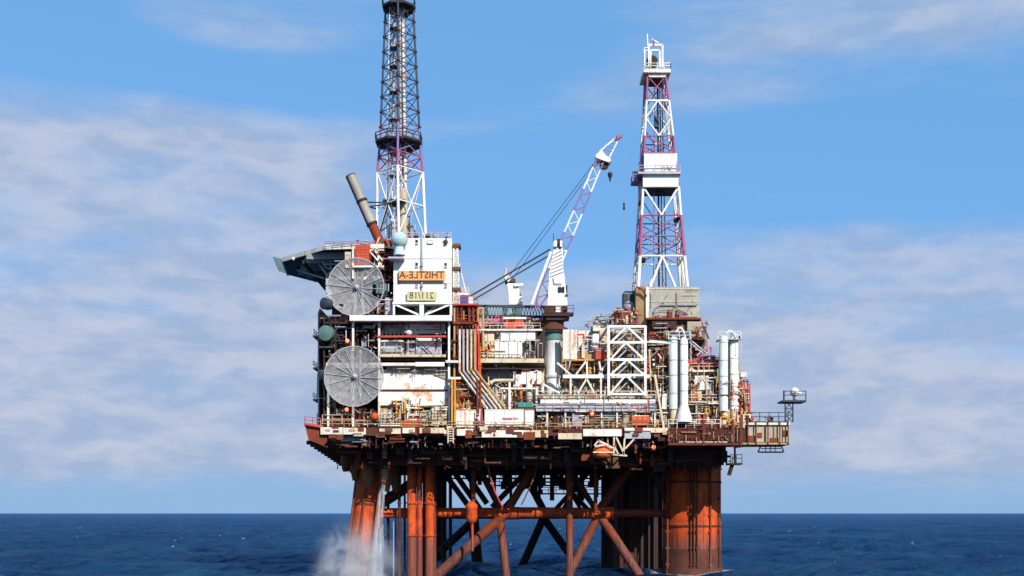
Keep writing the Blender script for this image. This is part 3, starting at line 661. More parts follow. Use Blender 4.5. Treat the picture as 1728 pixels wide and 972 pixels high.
def small_dish(px, py, rpx, y, mat, label, rz):
    c = P(px, py, y); t = thing('microwave_dish', c, label, 'dish antenna', 'small dark dishes on the left side'); t.rotation_euler = (0, 0, rz)
    r = rpx*.1*K(y)
    MB().lathe(c, [(r, -.8), (r, .2), (r*.9, .7), (r*.5, 1.1), (r*.2, 1.3)], 18, 'y').build('shroud', mat, t)
    MB().lathe(c, [(.05, -1.0), (r*.7, -.9), (r*.97, -.81)], 18, 'y').build('radome_cover', mat, t)
    MB().tube([(c.x, c.y+1, c.z), (c.x+r+1.2, c.y+1.6, c.z-.2)], .2, 8).build('mount', 'dark', t)
small_dish(552, 513, 10, 1.2, 'dark_blue', 'uppermost small black dish sticking out left below the helideck', R(-40))
small_dish(552, 563, 13, 1.2, 'green', 'dark green-grey round dish, largest of the small ones on the left', R(-12))
small_dish(547, 633, 9, 2.0, 'dark_blue', 'lowest small dark dish, at the left rim of the lower mesh dish', R(-20))

# ---------------------------------------------------------------- accommodation
def text_mesh(txt, x0, x1, z0, z1, y, mat, parent, name='lettering', mirror=True, bold=.015):
    cu = bpy.data.curves.new('t', 'FONT'); cu.body = txt; cu.extrude = .03; cu.offset = bold; cu.resolution_u = 3
    ob = bpy.data.objects.new('t', cu); COL.objects.link(ob); bpy.context.view_layer.update()
    me = bpy.data.meshes.new_from_object(ob.evaluated_get(bpy.context.evaluated_depsgraph_get())); bpy.data.objects.remove(ob)
    xs = [v.co.x for v in me.vertices]; ys = [v.co.y for v in me.vertices]; a, b, c, d = min(xs), max(xs), min(ys), max(ys)
    mb = MB()
    vs = []
    for v in me.vertices:
        u = (v.co.x-a)/(b-a); u = 1-u if mirror else u
        vs.append((x0+u*(x1-x0), y-v.co.z, z0+(v.co.y-c)/(d-c)*(z1-z0)))
    mb.add(vs, [tuple(p.vertices) for p in me.polygons]); bpy.data.meshes.remove(me)
    return mb.build(name, mat, parent)

def accommodation():
    y = 1.5
    T0 = thing('accommodation_block', P(712, 532, y), 'tall white cabin block with orange and yellow name boards on its face', 'cabin block'); k = Kit(T0, 3)
    MB().pbox(664, 762, 437, 510, y, 20).build('wall', 'white', T0)
    MB().pbox(680, 762, 402, 436, y, 18).build('wall', 'white', T0); MB().pbox(664, 679.6, 417, 436, y+1.5, 18).build('wall', 'white', T0)
    MB().pbox(663, 762.5, 436.1, 436.9, y-.06, 12).build('seam', 'grey', T0); MB().pbox(664, 762, 477.4, 478, y-.03, .1).build('seam', 'grey', T0)
    for px in (703, 752):
        for py, m_ in ((407, 'glass'), (446, 'glass'), (480, 'steel')):
            f = MB().pbox(px-2.4, px+2.4, py-3, py+3, y-.05, .06).build('window', 'steel', T0); MB().pbox(px-1.7, px+1.7, py-2.2, py+2, y-.1, .06).build('pane', m_, f)
            MB().pbox(px-2.6, px+2.6, py+4, py+5, y-.25, .2).build('sill', 'lilac', f)
    MB().tube([P(712, 390, y-.25), P(712, 512, y-.25)], .16, 8).build('downpipe', 'grey', T0)
    for py in (446, 481): MB().pbox(710.5, 713.5, py-3, py+3, y-.6, .5).build('lamp_box', 'steel', T0)
    S1 = MB().pbox(673, 751, 457, 473, y-.7, .2).build('name_board', 'sign_orange', T0)
    text_mesh('THISTLE-A', X(674, y), X(750, y), Z(471, y), Z(459, y), y-.73, 'ink', S1, bold=.012)
    MB().pbox(672, 676, 458, 476, y-.45, .2).build('board_edge', 'ink', S1); 
    S2 = MB().pbox(687, 737, 492, 507, y-.7, .2).build('name_board', 'sign_yellow', T0)
    text_mesh('211/18', X(692, y), X(732, y), Z(505, y), Z(494, y), y-.73, 'ink', S2, bold=.0)
    # truss storey
    MB().pbox(662, 764, 510, 513, y-.6, 20).build('floor_beam', 'white', T0)
    for px, w_ in ((663, 3), (708, 7), (759, 4)): MB().pbox(px, px+w_, 513, 532, y-.5, .8).build('column', 'white', T0)
    k.wall(666, 762, 513, 532, y+2.5, 'dark'); k.wall(700, 722, 517, 532, y+1.5, 'green')
    k.beam((667, 514), (706, 531), y-.3, .28, 'white', 'brace'); k.beam((759, 514), (718, 531), y-.3, .28, 'white', 'brace')
    k.beam((740, 514), (716, 531), y+.6, .2, 'steel', 'brace')
    # roof edge: railings, aerials, vents
    k.rail(680, 762, 402, y+.2, 'lilac', 1.0); k.rail(662, 681, 417, y+1, 'dark_blue', .9)
    r = random.Random(6)
    for i in range(14):
        px = r.uniform(684, 760); MB().tube([P(px, 402, y+r.uniform(.5, 6)), P(px+r.uniform(-1, 1), 402-r.uniform(3, 11), y+3)], r.uniform(.06, .16), 6).build('aerial', r.choice(['dark_blue', 'brown', 'lilac', 'red']), T0)
    for px in (702, 722, 757, 735): MB().sphere(P(px, 399, y+2), .45, 8).build('vent_cap', r.choice(['dark', 'brown', 'steel']), T0)
    k.cabinet(721, 731, 404, 411, y-.3, .4, 'white_worn'); k.valve(753, 408, y-.5, 'brown')
    # dark recess left of the block with decks
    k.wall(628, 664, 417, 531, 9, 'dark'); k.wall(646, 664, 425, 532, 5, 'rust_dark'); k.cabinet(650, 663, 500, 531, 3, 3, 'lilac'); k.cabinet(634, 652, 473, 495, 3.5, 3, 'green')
    for py in (425, 449, 472, 500): k.floor(628, 664, py, 3, 8, 'rust_dark', 2)
    k.clutter(630, 663, 418, 448, 3, 12, ['crimson', 'dark', 'brown', 'steel', 'rust'], 3, .5); k.clutter(630, 663, 450, 530, 3.5, 16, ['crimson', 'dark', 'brown', 'lilac', 'rust', 'dark_blue'], 3, .6)
    # wall behind upper dish
    k.wall(560, 632, 440, 531, 12, 'rust_dark'); MB().pbox(575, 590, 500, 540, 4, 4).build('cabinet', 'dark', T0)
    k.clutter(565, 630, 450, 530, 4, 16, ['dark', 'brown', 'steel', 'white_worn', 'rust'], 4, .8)
    k.cabinet(582, 592, 425, 452, 1, 1, 'cream'); MB().pbox(594, 597.5, 417, 470, .9, .4).build('column', 'white_worn', T0)
    k.tangle(629, 662, 418, 530, 1.6, 90, ['dark', 'crimson', 'brown', 'lilac', 'rust', 'white_worn'], 4)
    k.tangle(560, 630, 440, 530, 3, 60, ['dark', 'brown', 'steel', 'rust'], 5)
accommodation()

def stair_tower():
    T0 = thing('caged_ladder', P(770, 530, 4), 'pale caged ladder tower clinging to the right side of the white cabin block', 'ladder tower')
    lattice(T0, [P(765, 532, 3), P(776, 532, 3), P(776, 532, 5), P(765, 532, 5)], [P(765, 412, 3), P(772, 412, 3), P(772, 412, 5), P(765, 412, 5)], 12, .12, .08, 'white_worn')
    for py in (450, 485, 411): MB().pbox(764, 777, py, py+5, 2.6, 2.6).build('landing', 'brown', T0)
    MB().beam(P(775, 445, 4), P(788, 500, 4), .15).build('handrail', 'white_worn', T0)
    B = thing('blue_container', P(781, 517, 3), 'small blue box on the red scaffold beside the white cabin block', 'container')
    MB().pbox(773, 790, 498, 516, 3, 3).build('shell', 'blue', B); mb = MB()
    for px in range(775, 790, 3): mb.pbox(px, px+1, 500, 515, 2.9, .12)
    mb.build('rib', 'dark_blue', B); MB().pbox(772, 791, 494, 498, 2.9, 3.2).build('lid', 'white_worn', B); MB().rail([P(772, 494, 3), P(791, 494, 3)], .8, .7, .05).build('railing', 'white_worn', B)
stair_tower()

# ---------------------------------------------------------------- radome, flue, helideck
def radome():
    c = P(674, 405, 0.2); t = thing('radome', c, 'pale blue-green ball perched at the left top corner of the white block', 'radome')
    MB().sphere(c, 1.42, 20).build('shell', 'seafoam', t); MB().lathe(c+Vector((0, 0, -2.6)), [(1.0, 0), (1.0, .25), (.8, .3), (.8, 1.7)], 14).build('pedestal', 'seafoam', t)
    MB().pbox(655, 681, 433, 436, -.6, 3).build('shelf', 'lilac', t); MB().lathe(c+Vector((0, .0, -.15)), [(1.43, 0), (1.43, .12)], 24).build('seam_band', 'seafoam', t)
radome()
def flue():
    t = thing('exhaust_flue', P(640, 405, 8), 'long slanting grey exhaust pipe leaning left beside the black tower', 'exhaust pipe')
    a, b = P(641, 408, 8), P(592, 297, 8); mb = MB(); mb.tube([a, a.lerp(b, .28)], .82, 16); mb.build('lower_pipe', 'rust', t)
    mb = MB(); mb.tube([a.lerp(b, .28), b], .8, 16, cap=False); mb.build('upper_pipe', 'flue', t)
    mb = MB(); mb.tube([a.lerp(b, .30)+Vector((-.4, -.1, -.2)), b+Vector((-.45, 0, -.1))], .5, 10); mb.build('shade_tube', 'dark', t)  # dark tube added along the left side to imitate the flue's shade
    for f in (.27, .62): MB().tube([a.lerp(b, f-.015), a.lerp(b, f+.015)], 1.0, 16).build('clamp_ring', 'dark', t)
    MB().tube([b, b+(b-a)*.012], .92, 16, cap=False).build('mouth_ring', 'dark', t); MB().tube([b+(a-b)*.01, b+(a-b)*.012], .78, 16).build('mouth', 'dark', t)
    for p, q in (((608, 341), (655, 342)), ((612, 350), (655, 344)), ((655, 344), (640, 395)), ((640, 392), (660, 378)), ((612, 346), (634, 352))): MB().tube([P(p[0], p[1], 8), P(q[0], q[1], 12)], .14, 6).build('stay', 'dark_blue', t)
    mb = MB(); mb.tube([P(641, 408, 8), P(650, 412, 8), P(662, 412, 8)], .8, 12); mb.build('elbow', 'rust', t)
    K2 = Kit(t, 5); K2.clutter(628, 662, 400, 416, 6, 14, ['cream', 'red', 'rust', 'white_worn', 'teal'], 3, .4)
flue()
def helideck():
    t = thing('helideck', (-33, 18, 57), 'flat helicopter deck with sagging safety net jutting out at upper left', 'helideck')
    z = 57.6
    poly = [(-22, 4), (-32.2, 5), (-41.6, 15), (-43, 27.5), (-38, 36), (-28, 39), (-18, 36), (-14, 24), (-14, 10)]
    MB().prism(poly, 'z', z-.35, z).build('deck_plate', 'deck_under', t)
    mb = MB()
    for a, b in zip(poly, poly[1:3+1]): mb.beam((a[0], a[1]-.02, z-.15), (b[0], b[1]-.02, z-.15), .35, .75)
    mb.build('edge_beam', 'white_worn', t)
    for i in range(9):
        yy = 8+i*3.4; xl = -40+abs(yy-22)*.28
        MB().box(xl, -20, yy, yy+.3, z-1.5, z-.36).build('girder', 'grey' if i % 2 else 'steel', t)
    for x in (-37, -31, -25): MB().box(x, x+.4, 9, 35, z-2.1, z-1.5).build('girder', 'dark', t)
    # netting rim
    c = Vector((-30, 21, 0)); mb = MB(); net = MB()
    seq = poly[2:6]
    for a, b in zip(seq, seq[1:]):
        A = Vector((a[0], a[1], z-.1)); B = Vector((b[0], b[1], z-.1)); n = 10
        mid = (A+B)/2-c; mid.z = 0; o = mid.normalized()*1.7+Vector((0, 0, .5))
        for i in range(n+1):
            p = A.lerp(B, i/n); net.beam(p, p+o, .09)
        for f in (1, .66, .33): net.beam(A+o*f, B+o*f, .05 if f < 1 else .1)
        for i in range(3*n): p = A.lerp(B, i/n/3); net.beam(p, p+o, .035)
    net.build('safety_net', 'green', t)
    k = Kit(t, 9)
    for p, q, y1, y2, w_ in (((552, 463), (524, 425), 10, 14, .35), ((553, 464), (600, 424), 10, 6, .3), ((552, 464), (552, 500), 10, 10, .4), ((553, 440), (592, 440), 9, 9, .2), ((548, 470), (500, 455), 14, 22, .3)):
        MB().beam(P(p[0], p[1], y1), P(q[0], q[1], y2), w_).build('strut', 'grey', t)
    mb = MB()
    for i in range(16):
        a = i*math.pi/8; b_ = a+math.pi/8; mb.beam(P(558+13*math.cos(a), 441+13*math.sin(a), 9), P(558+13*math.cos(b_), 441+13*math.sin(b_), 9), .18)
    mb.beam(P(545, 446, 9), P(571, 446, 9), .2); mb.beam(P(558, 428, 9), P(558, 454, 9), .2); mb.build('ring_frame', 'grey', t)
    MB().rail([P(486, 464, 30), P(540, 476, 36)], 1.0, 3, .09).build('walkway_rail', 'lilac', t)
    for px, py in ((495, 437), (530, 430), (567, 425)): MB().sphere(P(px, py, 12), .3, 8).build('deck_light', 'white', t)
    MB().prism([(-36, z-2.1), (-24, z-2.1), (-24, z-9), (-29, z-7.5)], 'y', 22, 24).build('support_bracket', 'dark', t)
    k.clutter(585, 640, 411, 417, 5, 10, ['red', 'crimson', 'white_worn', 'rust'], 2, .3); k.rail(548, 640, 415, 4, 'crimson', .7)
    # red crate at the deck edge
    C = thing('orange_cabinet', P(610, 447, .6), 'orange-red panelled box between helideck and upper dish', 'cabinet')
    MB().pbox(599, 623, 413, 447, .8, 3).build('shell', 'red', C); mb = MB()
    for px in (605, 611, 617): mb.pbox(px, px+.9, 414, 446, .7, .12)
    for py in (420, 430, 440): mb.pbox(599, 623, py, py+.8, .72, .1)
    mb.build('frame', 'orange', C); MB().pbox(596, 645, 448, 451, .4, 2).build('shelf', 'white_worn', C)
    F = thing('bracing_frame', P(635, 450, 1), 'pale crossed struts right of the orange box under the roof beam', 'frame'); k2 = Kit(F, 1)
    for p, q in (((624, 424), (644, 447)), ((630, 420), (646, 440)), ((636, 418), (640, 450)), ((624, 422), (648, 422)), ((612, 452), (636, 474)), ((634, 452), (614, 472))): k2.beam(p, q, 1.2, .25, 'white_worn', 'strut')
helideck()

# ---------------------------------------------------------------- flare tower
def flare_tower():
    y = 18; T0 = thing('flare_tower', P(675, 405, y), 'very tall black lattice tower with white legs at its foot behind the white block', 'lattice tower')
    def ring(cx, py, wpx, dep, rot=.18):
        r = wpx*.05*K(y)*1.12; c = P(cx, py, y); out = []
        for i in range(4):
            a = -math.pi/2+i*math.pi/2+rot-.18; out.append(Vector((c.x+r*math.cos(a)*(.9), c.y+r*math.sin(a), c.z)))
        return out
    lo, m1, m2, top = ring(677, 405, 82, 0), ring(675, 291, 76, 0), ring(675, 240, 67, 0), ring(674, 12, 46, 0)
    lattice(T0, lo, m1, 2, .27, .12, 'white', 'K'); lattice(T0, m1, m2, 2, .22, .11, ['purple', 'crimson'], 'X', bands=[(.5, 1, 0), (0, .5, 1)])
    lattice(T0, m2, top, 9, .19, .08, ['tower_dark', 'purple'], 'X', bands=[(0, .11, 1)])
    # inner ladder shaft and flare risers (pale)
    c0, c1 = P(672, 400, y), P(672, 14, y)
    for dx, dy, r, m_ in ((-1.0, .3, .2, 'white_worn'), (-.3, .5, .16, 'lilac'), (1.1, .2, .3, 'white_worn'), (.5, -.6, .18, 'grey'), (-1.6, -.3, .1, 'grey')):
        MB().tube([(c0.x+dx*1.3, c0.y+dy, c0.z), (c1.x+dx*.75, c1.y+dy, c1.z)], r, 8).build('flare_pipe', m_, T0)
    mb = MB(); A, B = (c0.x-1.7, y-1.2), (c1.x-1.0, y-1.2); n = 90
    for i in range(n):
        f = i/n; x = A[0]+(B[0]-A[0])*f; z = c0.z+(c1.z-c0.z)*f; mb.beam((x-.45, y-1.2, z), (x+.45, y-1.2, z), .08)
    for s in (-.45, .45): mb.beam((A[0]+s, y-1.2, c0.z), (B[0]+s, y-1.2, c1.z), .1)
    mb.build('ladder', 'white_worn', T0)
    for py in (262, 205, 158, 115, 83, 50, 300): MB().pbox(657, 672, py-5, py-4, y-2, 2).build('rest_platform', 'dark', T0)
    for i in range(1, 9):
        py = 240-i*25.3; c = P(674.5, py, y); q = 33-i*1.2
        for a in range(4): p = m2[a].lerp(top[a], i/9); MB().sphere(p, .34, 6).build('node', 'dark', T0)
    # mid and top platforms
    for py, r, t_ in ((243, 41, 'dark'), (14, 29, 'dark')):
        c = P(673, py, y); rr = r*.1*K(y); oct_ = [(c.x+rr*math.cos(R(22.5+45*i)), y+rr*math.sin(R(22.5+45*i))) for i in range(8)]
        MB().prism(oct_, 'z', c.z-.15, c.z+.25).build('platform', t_, T0); pts = [(p[0], p[1], c.z+.25) for p in oct_+oct_[:1]]
        MB().rail(pts, 1.3, 1.3, .06).build('railing', 'green' if py < 50 else 'dark_blue', T0)
        for a in range(8): MB().beam((oct_[a][0], oct_[a][1], c.z-.1), (c.x+.35*(oct_[a][0]-c.x), y+.35*(oct_[a][1]-y), c.z-1.6), .16).build('strut', 'dark', T0)
    MB().lathe(P(674, 10, y), [(.5, 0), (.6, 1.5), (.9, 2.2), (.8, 3.4)], 12).build('flare_tip', 'dark', T0)
    mb = MB(); c = P(672, 345, y); mb.box(c.x-2.6, c.x+1.5, y-2.5, y+2, c.z, c.z+.3); mb.build('rest_platform', 'dark', T0)
    MB().lathe(P(680, 400, y), [(.9, 0), (.9, 8), (.6, 8.6), (.3, 9)], 14).build('drum', 'beige', T0)
    k = Kit(T0, 21); k.clutter(655, 700, 365, 402, y-1, 12, ['grey', 'brown', 'white_worn', 'lilac'], 3, .5)
flare_tower()

# ---------------------------------------------------------------- scaffold & pipe bank (between left and central modules)
def pipe_rack():
    T0 = thing('pipe_rack', P(785, 720, 2), 'red-brown scaffold with a bank of five pale pipes bending down to the right', 'pipe rack'); k = Kit(T0, 31)
    k.wall(764, 808, 516, 722, 7, 'rust_dark')
    for i, px in enumerate((775.5, 782, 788.5, 795, 801)):
        pts = [P(px, 556, .4), P(px, 627-i*1.0, .4), P(px+47+i*1.2, 690, .4)]; o = MB().tube(pts, .2, 8).build('pipe', ('white_worn', 'lilac', 'cream', 'cream', 'tan')[i], T0)
    for py in (545, 575, 603, 640, 668): k.beam((764, py), (808, py), 1.2, .3, 'rust')
    for px, m_ in ((767, 'tan'), (772, 'rust'), (806, 'rust'), (779, 'rust'), (792, 'brown'), (799, 'rust')): k.beam((px, 512), (px, 640), 1.6, .28, m_, 'post')
    for py in range(522, 610, 9): k.beam((766, py), (806, py+3), 2, .14, 'red' if py % 2 else 'rust', 'rung')
    k.clutter(765, 808, 515, 560, 1.5, 22, ['rust', 'red', 'orange', 'brown', 'rust_dark', 'tan', 'orange'], 3, .5); k.clutter(765, 772, 560, 720, 1, 12, ['ochre', 'tan', 'orange', 'rust', 'cream'], 2, .5)
    k.clutter(803, 812, 520, 640, .8, 18, ['rust', 'orange', 'red', 'tan'], 2, .4)
    k.cabinet(752, 774, 608, 612, .4, 1, 'white_worn'); k.cabinet(758, 778, 636, 640, .4, 1, 'white_worn')
    k.floor(764, 806, 512, 1, 5, 'red', 3); k.rail(766, 806, 512, 1.2, 'red', 1.1)
    mb = MB().prism([(X(776, 1.8), Z(634, 1.8)), (X(828, 1.8), Z(690, 1.8)), (X(796, 1.8), Z(690, 1.8)), (X(776, 1.8), Z(660, 1.8))], 'y', 1.8, 2.2); mb.build('backing_plate', 'brown', T0)
    k.clutter(757, 795, 645, 690, 1.6, 26, ['ochre', 'ochre', 'cream', 'tan', 'orange'], 1.5, .55)
    k.wall(757, 800, 645, 690, 3.4, 'ochre')
    for px in (763, 768, 806, 811): k.beam((px, 640), (px, 722), .1, .3, 'rust' if px > 800 else 'ochre', 'post')
    k.clutter(804, 814, 690, 722, -.2, 12, ['red', 'crimson', 'white_worn', 'rust'], .6, .4)
    k.tangle(764, 810, 514, 640, .9, 130, ['rust', 'brown', 'rust_dark', 'orange', 'tan', 'red'], 2.5); k.tangle(757, 800, 640, 692, .8, 70, ['ochre', 'cream', 'tan', 'brown', 'orange'], 2)
pipe_rack()

# ---------------------------------------------------------------- central module
def central_module():
    T0 = thing('process_module', P(860, 722, 2), 'cream and rust process module behind the red-lettered container', 'module'); k = Kit(T0, 41)
    k.wall(806, 922, 552, 612, 12, 'cream'); k.wall(806, 922, 612, 722, 12, 'tan'); k.wall(808, 912, 556, 606, 6, 'cream', 6); k.wall(835, 881, 577, 604, 1.5, 'white', 3); k.wall(845, 904, 559, 575, 1.8, 'white', 2); k.wall(812, 834, 560, 576, 2, 'cream', 1); k.wall(880, 914, 626, 648, 1.6, 'white_worn', 2); k.wall(866, 880, 632, 652, 1.5, 'white'); k.wall(826, 856, 652, 686, 2.4, 'cream', 2); k.wall(900, 918, 652, 688, 2, 'white_worn', 1)
    mb = MB().prism([(X(881, 3), Z(578, 3)), (X(900, 3), Z(578, 3)), (X(916, 3), Z(606, 3)), (X(881, 3), Z(606, 3))], 'y', 3, 5); mb.build('sloped_hood', 'lilac', T0)
    MB().pbox(798, 915, 555, 558, 1.4, 1).build('beam', 'white_worn', T0); k.rail(798, 912, 555, 1.5, 'cream', 1.0)
    MB().pbox(808, 918, 605, 612, 1, 10).build('beam', 'cream', T0); k.rail(808, 880, 605, 1.1, 'cream', 1.0); MB().pbox(808, 918, 621, 623, 1.2, 2).build('beam', 'dark', T0)
    k.wall(808, 872, 623, 642, 4, 'grey', 3); k.wall(868, 918, 628, 690, 4, 'cream'); k.cabinet(868, 885, 634, 650, 2, 3, 'white_worn'); k.cabinet(888, 912, 630, 650, 2.2, 3, 'cream')
    for px in (822, 842, 862): k.beam((px, 623), (px, 650), 2, .2, 'dark', 'hanger')
    k.clutter(808, 834, 580, 604, 1.5, 26, ['orange', 'ochre', 'rust', 'cream', 'tan', 'brown'], 2, .5)
    k.clutter(836, 912, 560, 603, 1.6, 18, ['white_worn', 'cream', 'grey', 'brown', 'steel'], 1.5, .5)
    k.clutter(815, 915, 640, 688, 1.2, 64, WARM, 2.5, .7)
    k.pipe([(822, 650), (835, 642), (870, 642)], 1, .3, 'cream'); k.pipe([(845, 656), (905, 656), (905, 680)], .8, .22, 'white_worn')
    MB().pbox(858, 862, 645, 692, .6, .4).build('column', 'white_worn', T0)
    k.cabinet(874, 900, 679, 687, .4, 2, 'teal'); k.floor(868, 918, 688, .2, 5, 'brown', 2); k.rail(866, 915, 679, .3, 'brown', 1)
    k.v_tank(893, 645, 678, 1.2, 12, 'white_worn'); k.v_tank(879, 648, 678, .9, 5, 'orange'); k.h_tank(826, 852, 668, 1.6, 14, 'cream')
    # dark region left of the crane pedestal
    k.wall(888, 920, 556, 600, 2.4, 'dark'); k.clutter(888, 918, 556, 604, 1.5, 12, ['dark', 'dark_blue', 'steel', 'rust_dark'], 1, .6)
    k.clutter(902, 950, 694, 722, .8, 30, ['ochre', 'brown', 'cream', 'rust', 'dark', 'white_worn'], 2, .5)
    # roof: pink/grey plant behind the green bridge
    k.wall(805, 918, 538, 556, 9, 'beige'); k.clutter(805, 850, 534, 554, 5, 16, ['lilac', 'crimson', 'beige', 'brown', 'red'], 3, .5); k.clutter(888, 920, 538, 555, 4, 10, ['dark', 'crimson', 'lilac', 'dark_blue'], 3, .5)
    R_ = thing('red_crate', P(870, 556, 4), 'bright orange-red crate on the roof left of the main crane', 'crate')
    MB().pbox(853, 884, 539, 555, 4, 3).build('shell', 'red', R_); mb = MB()
    for px in range(855, 884, 5): mb.pbox(px, px+1.2, 541, 554, 3.88, .13)
    mb.build('rib', 'orange', R_)
    MB().pbox(849, 888, 535, 538.5, 3.8, 3.4).build('lid', 'white_worn', R_)
    R2 = thing('red_winch', P(838, 545, 4), 'crimson winch drum frame just left of the orange-red crate', 'winch')
    MB().lathe(P(829, 543, 4), [(1.0, 0), (1.0, .2), (.5, .25), (.5, 1.8), (1.0, 1.85), (1.0, 2.1)], 14, 'x').build('drum', 'crimson', R2)
    mb = MB()
    for px in (826, 852): mb.beam(P(px, 550, 4), P(839, 532, 4), .2)
    mb.build('frame', 'red', R2)
    k.tangle(808, 915, 556, 604, 1.1, 55, ['cream', 'white_worn', 'cream', 'brown', 'ochre', 'beige', 'rust', 'white_worn'], 2.5); k.tangle(808, 918, 612, 690, .7, 90, ['cream', 'white_worn', 'cream', 'brown', 'ochre', 'beige', 'rust', 'white_worn'], 3); k.tangle(900, 952, 692, 722, .3, 60, ['cream', 'white_worn', 'cream', 'brown', 'ochre', 'beige', 'rust', 'white_worn'], 2); k.tangle(800, 918, 536, 556, 3.5, 60, ['crimson', 'lilac', 'beige', 'brown', 'red', 'dark'], 3)
    k.tangle(768, 902, 716, 724, -.4, 40, ['rust', 'brown', 'cream'], .2, (.04, .09))
central_module()

def bridge():
    T0 = thing('truss_walkway', P(860, 534, 9), 'dark blue-green lattice footbridge on the roof line left of the main crane', 'footbridge'); y = 9
    MB().beam(P(795, 516, y), P(932, 518, y), .4).build('top_chord', 'dark_blue', T0); MB().beam(P(795, 533, y), P(932, 534, y), .35).build('bottom_chord', 'dark_blue', T0)
    mb = MB()
    for i in range(28):
        px = 795+i*5; mb.beam(P(px, 533, y), P(px+2.5, 516, y), .13); mb.beam(P(px+5, 533, y), P(px+2.5, 516, y), .13)
    mb.build('bracing', 'green', T0); MB().pbox(795, 932, 533.5, 535, y+.3, 1.6).build('floor', 'dark', T0)
    for px in (819, 852, 868): MB().tube([P(px, 533, y+1), P(px, 520, y+1)], .45, 8).build('post', 'green', T0)
bridge()

def container(px0, px1, py0, py1, y, label, marks, mat='white'):
    T0 = thing('container', P((px0+px1)/2, py1, y), label, 'container'); MB().pbox(px0, px1, py0, py1, y, 2.6).build('shell', mat, T0)
    mb = MB(); w_ = px1-px0
    mb.pbox(px0-.3, px1+.3, py0-.6, py0+.6, y-.08, 2.7); mb.pbox(px0-.3, px1+.3, py1-1, py1+.2, y-.08, 2.7)
    for px in (px0-.3, px1-.7): mb.pbox(px, px+1.2, py0+.8, py1-1.2, y-.09, .08)
    mb.build('corner_frame', 'white_worn', T0)
    n = int(w_/16)
    for i in range(1, n): MB().pbox(px0+w_*i/n, px0+w_*i/n+.5, py0+1, py1-1.5, y-.05, .05).build('seam', 'grey', T0)
    if marks:
        mb = MB(); r = random.Random(1); px = marks[0]
        while px < marks[1]:
            mb.pbox(px, px+.6, marks[2], marks[3], y-.12, .04); mb.pbox(px+.6, px+2.2, marks[2]+r.choice((0, 1.4, 2.4)), marks[2]+r.choice((.7, 2.9)), y-.12, .04)
            if r.random() < .7: mb.pbox(px+1.7, px+2.3, marks[2], marks[3], y-.118, .04)
            px += 3.1
        mb.build('marking', 'ink_red', T0)
    return T0
container(818, 884, 691, 721, .2, 'long white container with small red lettering on the deck edge', (848, 873, 704.5, 708.5)); container(886, 901, 692, 721, .3, 'narrow white box standing right against the red-lettered container', None)
container(769, 804, 692, 721, .4, 'white container left of the red-lettered one, under the slanting pipes', None, 'white_worn')

